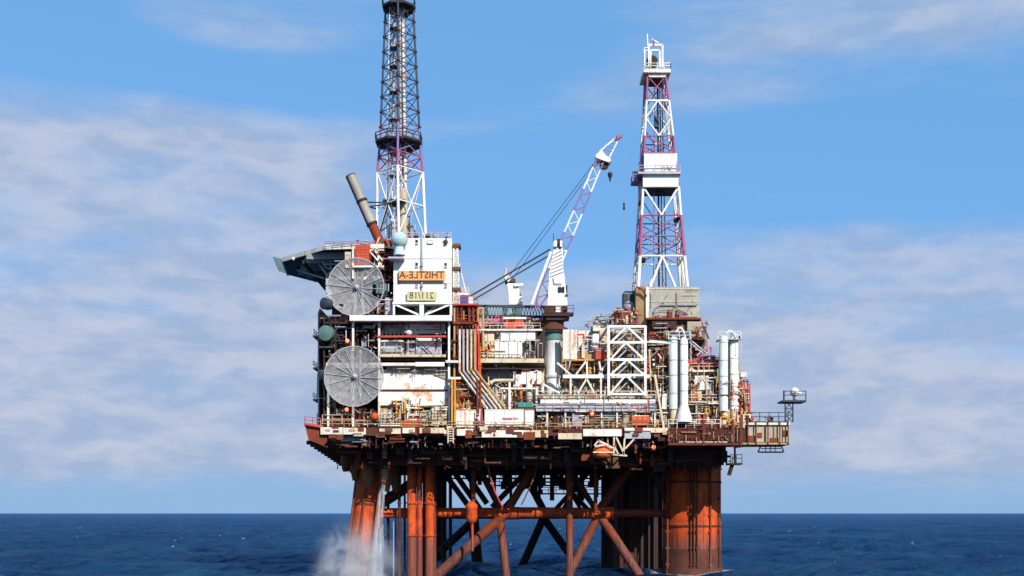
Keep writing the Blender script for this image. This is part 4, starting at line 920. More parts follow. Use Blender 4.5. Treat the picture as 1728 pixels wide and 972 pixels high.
# ---------------------------------------------------------------- main crane
def crane():
    y = 4; T0 = thing('pedestal_crane', P(934, 722, y), 'large white pedestal crane with red and white boom raised to the right', 'crane')
    x = X(934, y)
    MB().lathe((x, y+1.4, Z(700, y)), [(1.5, 0), (1.5, Z(558, y)-Z(700, y)), (1.75, Z(558, y)-Z(700, y)+.3)], 28).build('pedestal', 'white_bright', T0)
    MB().lathe((x, y+1.4, Z(557, y)), [(2.5, 0), (2.5, .5), (1.9, .7), (1.8, 1.6), (2.2, 2.0), (1.6, 2.3)], 24).build('slewing_ring', 'rust_dark', T0)
    MB().lathe((x, y+1.4, Z(573, y)), [(1.62, 0), (1.62, 1.4)], 24).build('collar', 'green', T0)
    MB().lathe((x, y+1.4, Z(637, y)), [(1.7, 0), (1.7, .35)], 24).build('clamp_ring', 'grey', T0)
    MB().pbox(914, 962, 528, 533, y-1.2, 6).build('machine_deck', 'dark', T0); mb = MB().prism([(X(918, y), Z(533, y)), (X(960, y), Z(533, y)), (X(950, y), Z(541, y)), (X(922, y), Z(541, y))], 'y', y-.8, y+4); mb.build('deck_skirt', 'dark', T0)
    MB().pbox(919, 957, 516, 528, y, 4).build('machinery_house', 'rust_dark', T0); MB().pbox(938, 947, 517, 527, y-.1, .2).build('door', 'white', T0)
    MB().pbox(956, 968, 527, 531, y-1, 2).build('side_step', 'dark', T0); MB().rail([P(957, 527, y-1), P(968, 527, y-1)], 1.2, .9, .08).build('railing', 'purple', T0); MB().rail([P(914, 528, y-1.1), P(957, 528, y-1.1)], 1.0, 1, .05).build('railing', 'dark', T0)
    # cab and A-frame: tapered white tower
    A = MB(); lo = [(924, 515), (958, 515)]; mid = [(927, 460), (952, 460)]; hi = [(935, 415), (949, 415)]
    def tap(mb, l, m, yy0, yy1, inset):
        a = [P(l[0][0], l[0][1], yy0), P(l[1][0], l[1][1], yy0), P(l[1][0], l[1][1], yy1), P(l[0][0], l[0][1], yy1)]; b = [P(m[0][0], m[0][1], yy0+inset), P(m[1][0], m[1][1], yy0+inset), P(m[1][0], m[1][1], yy1-inset), P(m[0][0], m[0][1], yy1-inset)]
        mb.add(a+b, [(3, 2, 1, 0), (4, 5, 6, 7), (0, 1, 5, 4), (1, 2, 6, 5), (2, 3, 7, 6), (3, 0, 4, 7)])
    tap(A, lo, mid, y-.2, y+3.6, .3); tap(A, [(927, 459.8), (951, 459.8)], hi, y+.1, y+3.2, .5); cab = A.build('tower_house', 'white', T0)
    mb = MB()
    for i in range(7):
        py = 425+i*6; mb.beam(P(933-i*.8, py+6, y-.12+(.5-i*.07)), P(948+i*.5, py-3, y-.12+(.5-i*.07)), .12)
    mb.build('bracing', 'lilac', cab)
    MB().pbox(934, 940, 406, 416, y, 1.5).build('sheave_cheek', 'white', T0); MB().pbox(945, 949, 406, 416, y, 1.5).build('sheave_cheek', 'white', T0); MB().lathe(P(942.5, 412, y+1), [(1.0, -.25), (.8, 0), (1.0, .25)], 16, 'x').build('sheave', 'dark', T0)
    MB().tube([P(934, 408, y), P(934, 394, y)], .08, 6).build('aerial', 'brown', T0)
    for a, b in ((942, 947), (948, 952.5)): MB().pbox(a, b, 484, 493, y-.28, .1).build('window', 'glass', T0)
    MB().pbox(955.5, 957.5, 481, 494, y-.1, 1.5).build('window', 'glass', T0); MB().pbox(955, 959, 495, 497, y-.6, 2).build('cab_ledge', 'steel', T0)
    mb = MB(); mb.beam(P(934, 468, y-.2), P(935, 478, y-.2), .12); mb.beam(P(935, 478, y-.25), P(948, 479, y-.25), .12); mb.build('handrail', 'steel', T0)
    # back legs
    for dy in (0, 3): MB().beam(P(930, 425, y+dy), P(897, 514, y+dy), .45).build('back_leg', 'lilac' if dy else 'white', T0)
    mb = MB()
    for i in range(6): mb.beam(P(927-i*5.3, 438+i*14, y), P(927-i*5.3, 438+i*14, y+3), .15); mb.beam(P(927-i*5.3, 438+i*14, y+3), P(922-i*5.3, 452+i*14, y), .12)
    mb.build('bracing', 'crimson', T0)
    # boom: foot (905,522) -> knee (1013,270) -> tip
    foot, tip = Vector((905, 522)), Vector((1012, 272)); dv = (tip-foot).normalized(); nv = Vector((-dv.y, dv.x))
    def corner(t, w_, yy): q = foot.lerp(tip, t); return P(q.x+nv.x*w_, q.y+nv.y*w_, yy)
    yb0, yb1 = y+.6, y+3.0
    ts = [0, .07]+[.07+.83*i/17 for i in range(1, 18)]+[.95, 1.0]
    def wd(t): return 2+ (9-2)*min(1, t/.12) if t < .12 else 9-(3*(t-.12))
    bandf = lambda t: 1 if (t < .2 or .27 < t < .36 or .43 < t < .52 or .62 < t < .72 or .80 < t < .885 or t > .95) else 0
    bandf = lambda t: [1, 1, 0, 1, 0, 1, 0, 1][min(7, int((t-.0)/ .133))] if t < .97 else 1
    cols = ['white', 'purple', 'crimson']
    B = bpy.data.objects.new('boom', None); COL.objects.link(B); B.parent = T0
    B['label'] = 'lattice boom banded in red and white'
    for s, yy in ((-1, yb0), (1, yb0), (-1, yb1), (1, yb1)):
        mb = MB()
        for t0, t1 in zip(ts, ts[1:]):
            mb.mi = bandf((t0+t1)/2); mb.tube([corner(t0, s*wd(t0), yy), corner(t1, s*wd(t1), yy)], .17, 6)
        mb.build('chord', cols, B)
    for kind in range(4):
        mb = MB()
        for i, (t0, t1) in enumerate(zip(ts, ts[1:])):
            b = bandf((t0+t1)/2); mb.mi = 2 if b and i % 2 else b; e = 1 if i % 2 else -1; tm = (t0+t1)/2
            if kind < 2: yy = (yb0, yb1)[kind]; mb.tube([corner(t0, -e*wd(t0), yy), corner(t1, e*wd(t1), yy)], .085, 5)
            else: s = (-1, 1)[kind-2]; mb.tube([corner(t0, s*wd(t0), (yb0, yb1)[i % 2]), corner(t1, s*wd(t1), (yb1, yb0)[i % 2])], .085, 5)
        mb.build('lacing', cols, B)
    # head
    mb = MB(); mb.prism([(P(*p, y+.4).x, P(*p, y+.4).z) for p in ((1005, 262), (1015, 252), (1019, 258), (1032, 270), (1028, 274), (1006, 266))], 'y', y+.4, y+3.2); mb.build('head', 'white', B)
    for p, q in (((1012, 256), (1041, 231)), ((1027, 268), (1044, 234))):
        MB().tube([P(p[0], p[1], y+.8), P(q[0], q[1], y+1.6)], .17, 6).build('fly_jib_chord', 'white', B); MB().tube([P(p[0], p[1], y+2.8), P(q[0], q[1], y+2.0)], .17, 6).build('fly_jib_chord', 'white', B)
    mb = MB()
    for i in range(5):
        f = i/5; a = Vector((1012, 256)).lerp(Vector((1041, 231)), f); b = Vector((1027, 268)).lerp(Vector((1044, 234)), f+.15 if i < 4 else 1); mb.beam(P(a.x, a.y, y+.9), P(b.x, b.y, y+.9), .1); mb.beam(P(a.x, a.y, y+2.6), P(b.x, b.y, y+2.6), .1)
    mb.build('lacing', 'purple', B)
    MB().lathe(P(1043, 231, y+1), [(.25, 0), (.4, .1), (.4, .9), (.25, 1)], 14, 'y').build('tip_sheave', 'crimson', B); MB().beam(P(1038, 236, y+1.4), P(1049, 229, y+1.4), .5).build('jib_nose', 'crimson', B)
    MB().lathe(P(1020, 277, y+1), [(.8, 0), (.8, .8)], 14, 'y').build('sheave', 'dark', B)
    # pendants, falls, hook block
    for a, b, r in (((1008, 268), (853, 474), .06), ((1010, 273), (862, 474), .06), ((928, 421), (793, 500), .15), ((930, 429), (797, 507), .13)):
        MB().tube([P(a[0], a[1], y+1.5), P(b[0], b[1], y+1.5)], r, 6).build('stay_rope', 'dark_blue', T0)
    MB().tube([P(1030, 276, y+1.4), P(1030, 292, y+1.4)], .035, 6).build('hoist_rope', 'steel', T0)
    MB().lathe(P(1029.5, 307, y+1.4), [(.05, 0), (.15, .3), (.2, .7), (.4, 1.0), (.42, 1.5), (.15, 1.7)], 12).build('hook_block', 'dark', T0)
    MB().tube([P(1052, 232, y+1.4), P(1054, 412, y+1.4)], .035, 6).build('hoist_rope', 'steel', T0); MB().tube([P(1044, 231, y+1.4), P(1052, 232, y+1.4)], .03, 6).build('hoist_rope', 'steel', T0)
    MB().lathe(P(1053, 355, y+1.4), [(.05, 0), (.22, .3), (.12, .7), (.22, 1.0), (.05, 1.4)], 10).build('headache_ball', 'dark', T0)
    MB().pbox(788, 798, 500, 512, y+1, 2).build('stay_anchor', 'white_worn', T0)
crane()

def far_crane():
    y = 34; T0 = thing('far_crane', P(870, 535, y), 'smaller white crane house further back, left of the main crane', 'crane')
    mb = MB().prism([(P(*p, y).x, P(*p, y).z) for p in ((859, 514), (882, 514), (881, 500), (872, 478), (856, 478), (858, 495))], 'y', y, y+4); mb.build('house', 'white', T0)
    MB().pbox(861, 881, 514, 540, y+.5, 3).build('pedestal', 'palegreen', T0); MB().pbox(852, 870, 470, 475, y, 3).build('head', 'brown', T0)
    mb = MB().prism([(P(*p, y).x, P(*p, y).z) for p in ((851, 468), (858, 464), (864, 470), (858, 476), (854, 474))], 'y', y-.3, y+2.6); mb.build('head_sheave', 'white_worn', T0)
    MB().tube([P(852, 466, y), P(854, 453, y)], .25, 8).build('mast_tip', 'cream', T0); MB().beam(P(868, 482, y-.2), P(883, 480, y-.2), .5).build('jib_stub', 'white', T0)
    MB().pbox(878, 881, 490, 497, y-.3, .3).build('window', 'lilac', T0)
far_crane()

# ---------------------------------------------------------------- right-centre module with white frame tower
def right_module():
    T0 = thing('wellhead_module', P(1030, 722, 2), 'open multi-deck module crossed by a long white walkway right of the crane column', 'module'); k = Kit(T0, 51)
    k.wall(948, 1120, 560, 722, 12, 'tan'); k.wall(976, 1026, 558, 594, 5, 'white_worn', 2); k.wall(950, 974, 556, 606, 1.4, 'white_worn', 1); k.wall(1095, 1130, 575, 722, 8, 'dark')
    for py in (572, 588): MB().pbox(948, 974, py, py+2, 2.6, .5).build('ledge', 'brown', T0)
    mb = MB().prism([(P(*p, 3).x, P(*p, 3).z) for p in ((972, 606), (984, 575), (1004, 548), (1012, 552), (1008, 606))], 'y', 3, 8); mb.build('hopper', 'grey', T0)
    k.v_tank(1005, 562, 592, 1.5, 13, 'white'); k.cabinet(1001, 1013, 550, 558, 1.5, 2, 'white_worn'); k.cabinet(1012, 1024, 553, 606, 3, 2, 'cream'); k.cabinet(1005, 1021, 588, 606, 1, 2, 'red')
    k.wall(966, 1024, 594, 606, 2.2, 'tan'); MB().pbox(966, 1026, 606, 608.5, 1.4, 3).build('beam', 'ochre', T0)
    k.wall(952, 1026, 609, 632, 5, 'beige'); k.cabinet(976, 1000, 644, 664, 2.4, 2, 'beige'); k.cabinet(1001, 1012, 648, 666, 2.2, 2, 'tan')
    # upper walkway truss (white)
    MB().pbox(950, 1096, 632, 638, .3, 1.4).build('walkway_beam', 'white', T0)
    for p, q in (((972, 632), (990, 608)), ((990, 608), (991, 632)), ((1015, 632), (1011, 610)), ((1011, 632), (1024, 612)), ((975, 664), (990, 639)), ((990, 639), (1003, 664)), ((963, 638), (963, 667)), ((1014, 638), (1014, 690)), ((940, 612), (965, 634)), ((916, 648), (945, 664))):
        k.beam(p, q, .5, .3, 'white_worn', 'brace')
    # main walkway: two white bands with grey grating between
    MB().pbox(905, 1106, 666, 672, .6, 2).build('walkway_panel', 'beige', T0); MB().pbox(912, 1106, 674, 680, -.2, 2.2).build('walkway_beam', 'white', T0); MB().pbox(905, 1107, 684, 694, -.1, 2).build('walkway_panel', 'grey', T0)
    MB().pbox(912, 1100, 681, 682.5, -.3, .3).build('walkway_beam', 'white_worn', T0)
    k.rail(905, 1107, 674, -.3, 'white_worn', 1.4); k.rail(905, 1107, 694, -.3, 'lilac', 1.2)
    k.clutter(1030, 1106, 678, 692, -.2, 10, ['red', 'cream', 'orange', 'lilac'], .3, .3)
    for px in (922, 953, 1014, 1040, 1072, 1104): MB().pbox(px, px+2.5, 694, 722, .2, .3).build('column', 'white_worn', T0)
    k.clutter(918, 970, 696, 722, .8, 30, ['cream', 'beige', 'brown', 'white_worn', 'ochre', 'lilac', 'dark'], 2.5, .6); k.clutter(970, 1050, 698, 724, .8, 36, ['beige', 'brown', 'cream', 'steel', 'dark', 'rust'], 2.5, .6)
    k.cabinet(966, 982, 697, 722, .4, 1.5, 'lilac'); mb = MB().prism([(P(*p, .5).x, P(*p, .5).z) for p in ((986, 722), (993, 696), (1003, 696), (1010, 712), (1000, 722))], 'y', .5, 2); mb.build('hopper', 'dark', T0)
    k.wall(1012, 1046, 696, 708, 1, 'grey', 4); k.cabinet(1052, 1064, 700, 722, .3, 2, 'beige'); k.wall(1050, 1126, 694, 722, 3, 'brown'); k.clutter(1052, 1126, 694, 722, .8, 26, ['beige', 'ochre', 'brown', 'cream', 'rust', 'orange'], 2, .5)
    mb = MB()
    for py in (697, 701, 705, 709): mb.beam(P(984, py, .5), P(1050, py, .5), .1)
    mb.build('cable_tray', 'beige', T0)
    k.clutter(952, 1024, 610, 631, 2, 20, ['cream', 'brown', 'rust', 'ochre', 'dark'], 2, .5); k.clutter(952, 1024, 640, 666, 2, 24, ['cream', 'beige', 'brown', 'dark', 'ochre', 'tan', 'white_worn'], 2, .5)
    k.clutter(1096, 1128, 590, 690, 1, 34, ['brown', 'cream', 'dark', 'rust', 'ochre', 'white_worn', 'orange'], 4, .6); k.clutter(952, 1026, 562, 604, 1.5, 14, ['cream', 'white_worn', 'grey', 'red', 'brown'], 1.5, .5)
    MB().beam(P(1105, 632, -.3), P(1120, 722, -.3), .35).build('raking_post', 'cream', T0)
    O = thing('orange_skid', P(1081, 716, 0), 'bright orange panelled skid on the deck edge below the right end of the white walkway', 'skid')
    MB().pbox(1066, 1095, 703, 718, -.2, 2).build('shell', 'orange', O); mb = MB()
    for px in (1066, 1075, 1084, 1093.6): mb.pbox(px, px+1.2, 702, 718.5, -.3, .12)
    mb.pbox(1065, 1096, 709, 710.4, -.32, .13); mb.build('frame', 'red', O)
    # white X-braced frame tower
    F = thing('braced_tower', P(1059, 668, 0), 'square white X-braced frame tower standing on the long walkway', 'frame tower'); kf = Kit(F, 52)
    ys = (-.6, 3.4); lv = (551, 578, 607, 633, 664)
    for px in (1027, 1089):
        for yy in ys: MB().beam(P(px, 550, yy), P(px, 668, yy), .42).build('column', 'white', F)
    for i, (a, b) in enumerate(zip(lv, lv[1:])):
        for yy in ys:
            MB().beam(P(1027, a, yy), P(1089, a, yy), .4).build('cross_beam', 'white', F)
            m_ = 'white' if yy < 0 else 'white_worn'
            if i % 2: pr = (((1030, b), (1056, a)), ((1056, a), (1087, b)))
            else: pr = (((1030, b), (1058, a)), ((1058, a), (1087, b)))
            for p, q in pr: MB().beam(P(p[0], p[1], yy), P(q[0], q[1], yy), .3).build('brace', m_, F)
            MB().beam(P(1040, b, yy+.6), P(1070, a, yy+.6), .2).build('brace', 'grey', F)
        for px in (1027, 1089): MB().beam(P(px, a, ys[0]), P(px, a, ys[1]), .35).build('cross_beam', 'white', F)
    for yy in ys: MB().beam(P(1027, 665, yy), P(1089, 665, yy), .35).build('cross_beam', 'white', F)
    kf.wall(1034, 1086, 555, 664, 5, 'beige'); kf.clutter(1034, 1084, 560, 664, .8, 44, ['beige', 'steel', 'green', 'brown', 'cream', 'tan', 'dark'], 2, .6)
    k.tangle(952, 1026, 556, 632, 1, 65, ['cream', 'white_worn', 'cream', 'brown', 'ochre', 'beige', 'rust', 'white_worn'], 2.5); k.tangle(950, 1028, 638, 668, 1, 90, ['cream', 'white_worn', 'cream', 'brown', 'ochre', 'beige', 'rust', 'white_worn'], 2); k.tangle(950, 1128, 694, 723, -.2, 210, ['cream', 'white_worn', 'cream', 'brown', 'ochre', 'beige', 'rust', 'white_worn'], 2.5); k.tangle(1092, 1130, 580, 700, .6, 110, ['cream', 'white_worn', 'cream', 'brown', 'ochre', 'beige', 'rust', 'white_worn'], 3); kf.tangle(1032, 1088, 555, 664, .6, 150, ['beige', 'brown', 'cream', 'dark', 'green', 'rust'], 2)
    k.tangle(908, 1105, 664, 694, -.4, 50, ['brown', 'cream', 'red', 'steel'], .15, (.03, .07))
right_module()

# ---------------------------------------------------------------- drill floor + derrick
def drill():
    y = 7; T0 = thing('drill_floor', P(1130, 600, y), 'weathered beige drill floor house standing under the red and white derrick', 'drill house'); k = Kit(T0, 61)
    MB().pbox(1092, 1180, 484, 539, y, 14).build('wall', 'drill_grey', T0)
    mb = MB().prism([(X(1074, y), y+1), (X(1091.8, y), y+.2), (X(1091.8, y), y+12), (X(1074, y), y+12)], 'z', Z(546, y), Z(482, y)); mb.build('wall', 'tan', T0)
    for py in (508, 487): MB().pbox(1092, 1180, py, py+1.2, y-.1, .1).build('seam', 'cream', T0)
    MB().pbox(1090, 1095, 484, 539, y-.15, .3).build('corner_post', 'white_worn', T0)
    MB().pbox(1089, 1183, 536, 539, y-.6, 15).build('floor_beam', 'rust', T0); k.pipe([(1103, 536), (1106, 520), (1114, 515), (1176, 515)], y-.2, .14, 'steel')
    k.cabinet(1128, 1136, 523, 538, y-.5, .6, 'rust'); k.pipe([(1142, 538), (1142, 522), (1160, 530)], y-.3, .12, 'brown'); k.cabinet(1146, 1152, 528, 538, y-.5, .6, 'crimson')
    MB().pbox(1100, 1142, 541, 553, y-.3, .5).build('vent_panel', 'dark', T0); k.wall(1095, 1184, 540, 572, y+.5, 'brown'); k.wall(1160, 1184, 542, 568, y-.2, 'beige')
    k.wall(1093, 1190, 572, 612, y+3, 'dark'); k.clutter(1096, 1186, 552, 572, y-.5, 26, ['beige', 'brown', 'rust', 'tan', 'lilac'], 1, .5); k.clutter(1096, 1196, 574, 606, y-.5, 34, ['dark', 'rust', 'brown', 'red', 'orange', 'white_worn', 'lilac'], 3, .6)
    MB().pbox(1092, 1192, 571, 574, y-.5, 8).build('floor_beam', 'rust_dark', T0); k.beam((1182, 540), (1196, 572), y, .3, 'brown', 'brace'); k.beam((1096, 575), (1130, 578), y-1, .3, 'white_worn'); 
    for p, q in (((1168, 576), (1195, 598)), ((1194, 572), (1197, 600)), ((1176, 600), (1192, 585))): k.beam(p, q, y-1, .22, 'grey', 'brace')
    MB().pbox(1182, 1199, 598, 601, y-1, 3).build('landing', 'purple', T0); MB().rail([P(1184, 598, y-1), P(1199, 598, y-1)], 1.3, 1, .06).build('railing', 'purple', T0)
    MB().pbox(1095, 1215, 606, 616, y-1.5, 5).build('skid_beam', 'red', T0); k.clutter(1096, 1130, 596, 612, y-2, 12, ['red', 'rust', 'white_worn', 'orange'], .5, .5); MB().pbox(1104, 1124, 613, 619, y-2.2, .8).build('ledge', 'white', T0)
    # left attachments on the module roof
    k.cabinet(1053, 1073, 491, 515, y+3, 4, 'dark_blue'); mb = MB(); c = P(1063, 515, y+2); mb.sphere((c.x, c.y+1.6, c.z), 1.1, 12); mb.build('hood', 'grey', T0)
    k.wall(1036, 1092, 524, 548, y+2, 'rust'); k.clutter(1034, 1074, 520, 546, y, 20, ['crimson', 'red', 'rust', 'cream', 'beige'], 2, .6); k.clutter(1000, 1036, 530, 550, y, 18, ['beige', 'grey', 'steel', 'lilac', 'brown'], 2, .6)
    k.wall(1000, 1030, 540, 556, y+2, 'grey'); k.beam((985, 552), (1008, 532), y, .25, 'steel', 'strut'); k.beam((1050, 476), (1053, 495), y+3, .14, 'grey', 'post'); k.beam((1050, 477), (1068, 477), y+3, .14, 'grey', 'post'); k.beam((1068, 477), (1068, 492), y+3, .14, 'dark', 'post')
    k.pipe([(1074, 484), (1084, 488), (1091, 500)], y-.2, .16, 'rust')
    # derrick
    yd = 9; Dk = thing('drilling_derrick', P(1118, 484, yd), 'tall drilling derrick banded in red and white with a white windbreak halfway', 'derrick')
    dep = 7.5
    def ring(pl, pr, py, d):
        a, b = P(pl, py, yd), P(pr, py, yd); return [a, b, b+Vector((0, d, 0)), a+Vector((0, d, 0))]
    lvl = [(484, 1077, 1160), (432, 1080, 1155), (398, 1081.5, 1152), (363, 1083, 1149), (315, 1085, 1145), (258, 1087, 1139), (229, 1088, 1136), (170, 1091, 1129), (128, 1092.5, 1123)]
    cl = ['white', 'purple', 'white', 'crimson']
    band = [0, 1, 1, 0, 3, 3, 0, 3]
    styles = ['K', 'X', 'X', 'K2', 'X', 'X', 'D', 'X']
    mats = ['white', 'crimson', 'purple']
    R0 = [ring(l, r, py, dep*(1-.42*i/8)) for i, (py, l, r) in enumerate(lvl)]
    for c in range(4):
        mb = MB()
        for i in range(8):
            mb.mi = 0 if band[i] == 0 else (1 if c in (1, 0) else 2); mb.tube([R0[i][c], R0[i+1][c]], .31-.017*i, 8)  # rear legs purple in the red bands: shade put into the colour
        mb.build('leg', mats, Dk)
    for f in range(4):
        g = (f+1) % 4; mb = MB()
        for i in range(8):
            mb.mi = 0 if band[i] == 0 else (1 if f == 0 else 2); a0, b0, a1, b1 = R0[i][f], R0[i][g], R0[i+1][f], R0[i+1][g]; st = styles[i]; r = .2 if band[i] == 0 else .13  # side and rear bracing purple, standing in for shaded red
            if f == 2: r = .12
            if st == 'K': m_ = a1.lerp(b1, .5); mb.tube([a0.lerp(b0, .25), m_], r*1.2, 6); mb.tube([a0.lerp(b0, .75), m_], r*1.2, 6)
            elif st == 'K2': m_ = a0.lerp(b0, .5); mb.tube([a1, m_], r, 6); mb.tube([b1, m_], r, 6)
            elif st == 'D':
                l_, r_ = a0.lerp(a1, .5), b0.lerp(b1, .5); t_, bt = a1.lerp(b1, .5), a0.lerp(b0, .5)
                for p, q in ((l_, t_), (t_, r_), (r_, bt), (bt, l_)): mb.tube([p, q], .15, 6)
            else: mb.tube([a0, b1], r*.8, 6); mb.tube([b0, a1], r*.8, 6)
            mb.tube([a1, b1], r, 6)
        mb.build('bracing', mats, Dk)
    # internal drill string, guides and ladders
    for px, r, m_ in ((1112, .18, 'dark'), (1118, .12, 'dark_blue'), (1103, .1, 'purple'), (1124, .1, 'dark')):
        MB().tube([P(px, 484, yd+2.5), P(1107+(px-1107)*.55, 128, yd+2.5)], r, 6).build('guide_rail', m_, Dk)
    mb = MB()
    for i in range(60):
        f = i/60; px = 1150-27*f; mb.beam(P(px-2, 484-350*f, yd+3), P(px+1.5, 484-350*f, yd+3), .1)
    for s in (-2, 1.5): mb.beam(P(1150+s, 484, yd+3), P(1123+s, 134, yd+3), .1)
    mb.build('ladder', 'white_worn', Dk)
    MB().pbox(1105, 1112, 196, 214, yd+2, 1.2).build('travelling_block', 'dark_blue', Dk)
    # windbreak
    W = []
    MB().pbox(1087, 1141, 259, 290, yd-.6, .4).build('windbreak', 'white', Dk); MB().pbox(1085, 1145, 293, 315, yd-.6, .4).build('windbreak', 'white', Dk)
    MB().box(X(1139, yd), X(1139, yd)+.35, yd-.2, yd+6, Z(315, yd), Z(259, yd)).build('windbreak', 'white', Dk); MB().box(X(1083, yd), X(1083, yd)+.35, yd+.5, yd+6, Z(315, yd), Z(262, yd)).build('windbreak', 'purple', Dk)
    MB().pbox(1084, 1142, 312, 316, yd, 6).build('racking_floor', 'dark', Dk)
    MB().pbox(1077, 1149, 289.5, 293, yd-1.3, 8).build('monkey_board', 'grey', Dk); MB().rail([P(1078, 289.5, yd-1.2), P(1148, 289.5, yd-1.2)], 1.1, 1.4, .05).build('railing', 'lilac', Dk)
    mb = MB(); r = random.Random(3)
    for i in range(9): px = r.uniform(1110, 1135); mb.pbox(px, px+r.uniform(1.5, 4), 278+r.uniform(0, 7), 280+r.uniform(0, 8), yd-.66, .05)
    mb.build('rust_plate', 'beige', Dk); MB().pbox(1067, 1076, 294, 306, yd, 3).build('side_box', 'purple', Dk); MB().beam(P(1067, 291, yd), P(1080, 291, yd), .3).build('side_arm', 'dark_blue', Dk)
    for px, py in ((1083, 340), (1143, 368), (1086, 437)): MB().pbox(px-4, px+4, py-2, py+3, yd+1, 2).build('platform', 'dark', Dk)
    # crown
    MB().pbox(1086, 1132, 116, 122, yd-.8, 6.4).build('crown_platform', 'white_worn', Dk); mb = MB().prism([(X(1092, yd), Z(122.5, yd)), (X(1128, yd), Z(122.5, yd)), (X(1122, yd), Z(131, yd)), (X(1095, yd), Z(131, yd))], 'y', yd-.3, yd+4.6); mb.build('crown_block', 'white_worn', Dk)
    MB().pbox(1098, 1118, 131.2, 136, yd+.4, 3).build('crown_beam', 'dark', Dk)
    MB().rail([P(1087, 116, yd-.7), P(1132, 116, yd-.7), P(1132, 116, yd+5)], 1.0, 1, .06).build('railing', 'white_worn', Dk)
    for yy in (yd+.2, yd+3.4):
        for p, q in (((1096, 116), (1094, 76)), ((1118, 116), (1118, 76)), ((1094, 76), (1118, 76)), ((1098, 85), (1113, 85)), ((1098, 85), (1097, 116)), ((1113, 85), (1114, 116))): MB().beam(P(p[0], p[1], yy), P(q[0], q[1], yy), .32).build('crown_frame', 'white', Dk)
    MB().beam(P(1096, 78, yd+.1), P(1096, 78, yd+3.6), .3).build('crown_frame', 'white', Dk); MB().beam(P(1117, 78, yd+.1), P(1117, 78, yd+3.6), .3).build('crown_frame', 'white', Dk)
    MB().lathe(P(1100, 104, yd+1), [(1, -.4), (.8, 0), (1, .4)], 16, 'y').build('crown_sheave', 'dark', Dk); MB().pbox(1095, 1107, 99, 114, yd+1.5, 1).build('winch', 'white_worn', Dk)
    MB().tube([P(1093, 78, yd), P(1092, 57, yd)], .14, 6).build('aerial', 'white_worn', Dk); MB().tube([P(1103, 76, yd), P(1103, 66, yd)], .16, 6).build('aerial', 'crimson', Dk); MB().beam(P(1100, 66, yd), P(1112, 73, yd), .2).build('aerial_arm', 'white', Dk)
    MB().rail([P(1087, 90, yd), P(1094, 90, yd)], 1, .6, .06).build('railing', 'white', Dk); MB().beam(P(1088, 85, yd), P(1088, 115, yd), .2).build('ladder_post', 'white', Dk)
    k.tangle(1094, 1192, 540, 606, y-1, 150, ['brown', 'rust', 'dark', 'beige', 'lilac', 'red'], 2); k.tangle(1034, 1078, 518, 548, y-1, 50, ['crimson', 'rust', 'cream', 'beige'], 2); k.tangle(1094, 1178, 488, 536, y-.3, 26, ['brown', 'steel', 'cream', 'rust'], .2, (.03, .06))
    k.tangle(990, 1036, 532, 556, y-1, 50, ['beige', 'steel', 'brown', 'lilac'], 2)
drill()

# ---------------------------------------------------------------- silos and right-end module
def silo(px, wpx, y, label, mat, pt=573, pb=690, hop=False):
    r = wpx*.05*K(y); x = X(px, y); z0, z1 = Z(pb, y), Z(pt, y); t = thing('silo', (x, y+r, 26), label, 'silo', 'tall white silos'); h = z1-z0
    MB().lathe((x, y+r, z0), [(r, 0), (r, h), (r*.8, h+.5), (r*.3, h+.8)], 22).build('body', 'white_bright' if mat == 'white' else mat, t); 
    for f in (.22, .48, .7, .95): MB().lathe((x, y+r, z0+h*f), [(r*1.03, 0), (r*1.03, .18)], 22).build('ring', 'grey', t)
    if hop: mb = MB(); mb.lathe((x, y+r, Z(712, y)), [(r*2.0, 0), (r*1.9, .8), (r*1.02, z0-Z(712, y)+.1)], 20); mb.build('cone', 'white', t)
    else: mb = MB(); mb.lathe((x, y+r, 26), [(r*.8, 0), (r*.8, z0-26)], 14); mb.build('skirt', 'cream', t)
    return t
s1 = silo(1138, 17, 0.2, 'pale green-shaded silo, left one of the pair beside the braced tower', 'palegreen'); s2 = silo(1155, 14, -.6, 'narrow bright white silo with cone foot, right one of the pair beside the braced tower', 'white', 576, 684, True)  # left silo of each pair tinted pale green to imitate shade on white
s3 = silo(1223, 17, 0, 'left silo of the pair at the right end, shaded green-white', 'palegreen', 572, 694); s4 = silo(1240, 16, .8, 'right silo of the pair at the right end of the deck', 'white', 569, 690)
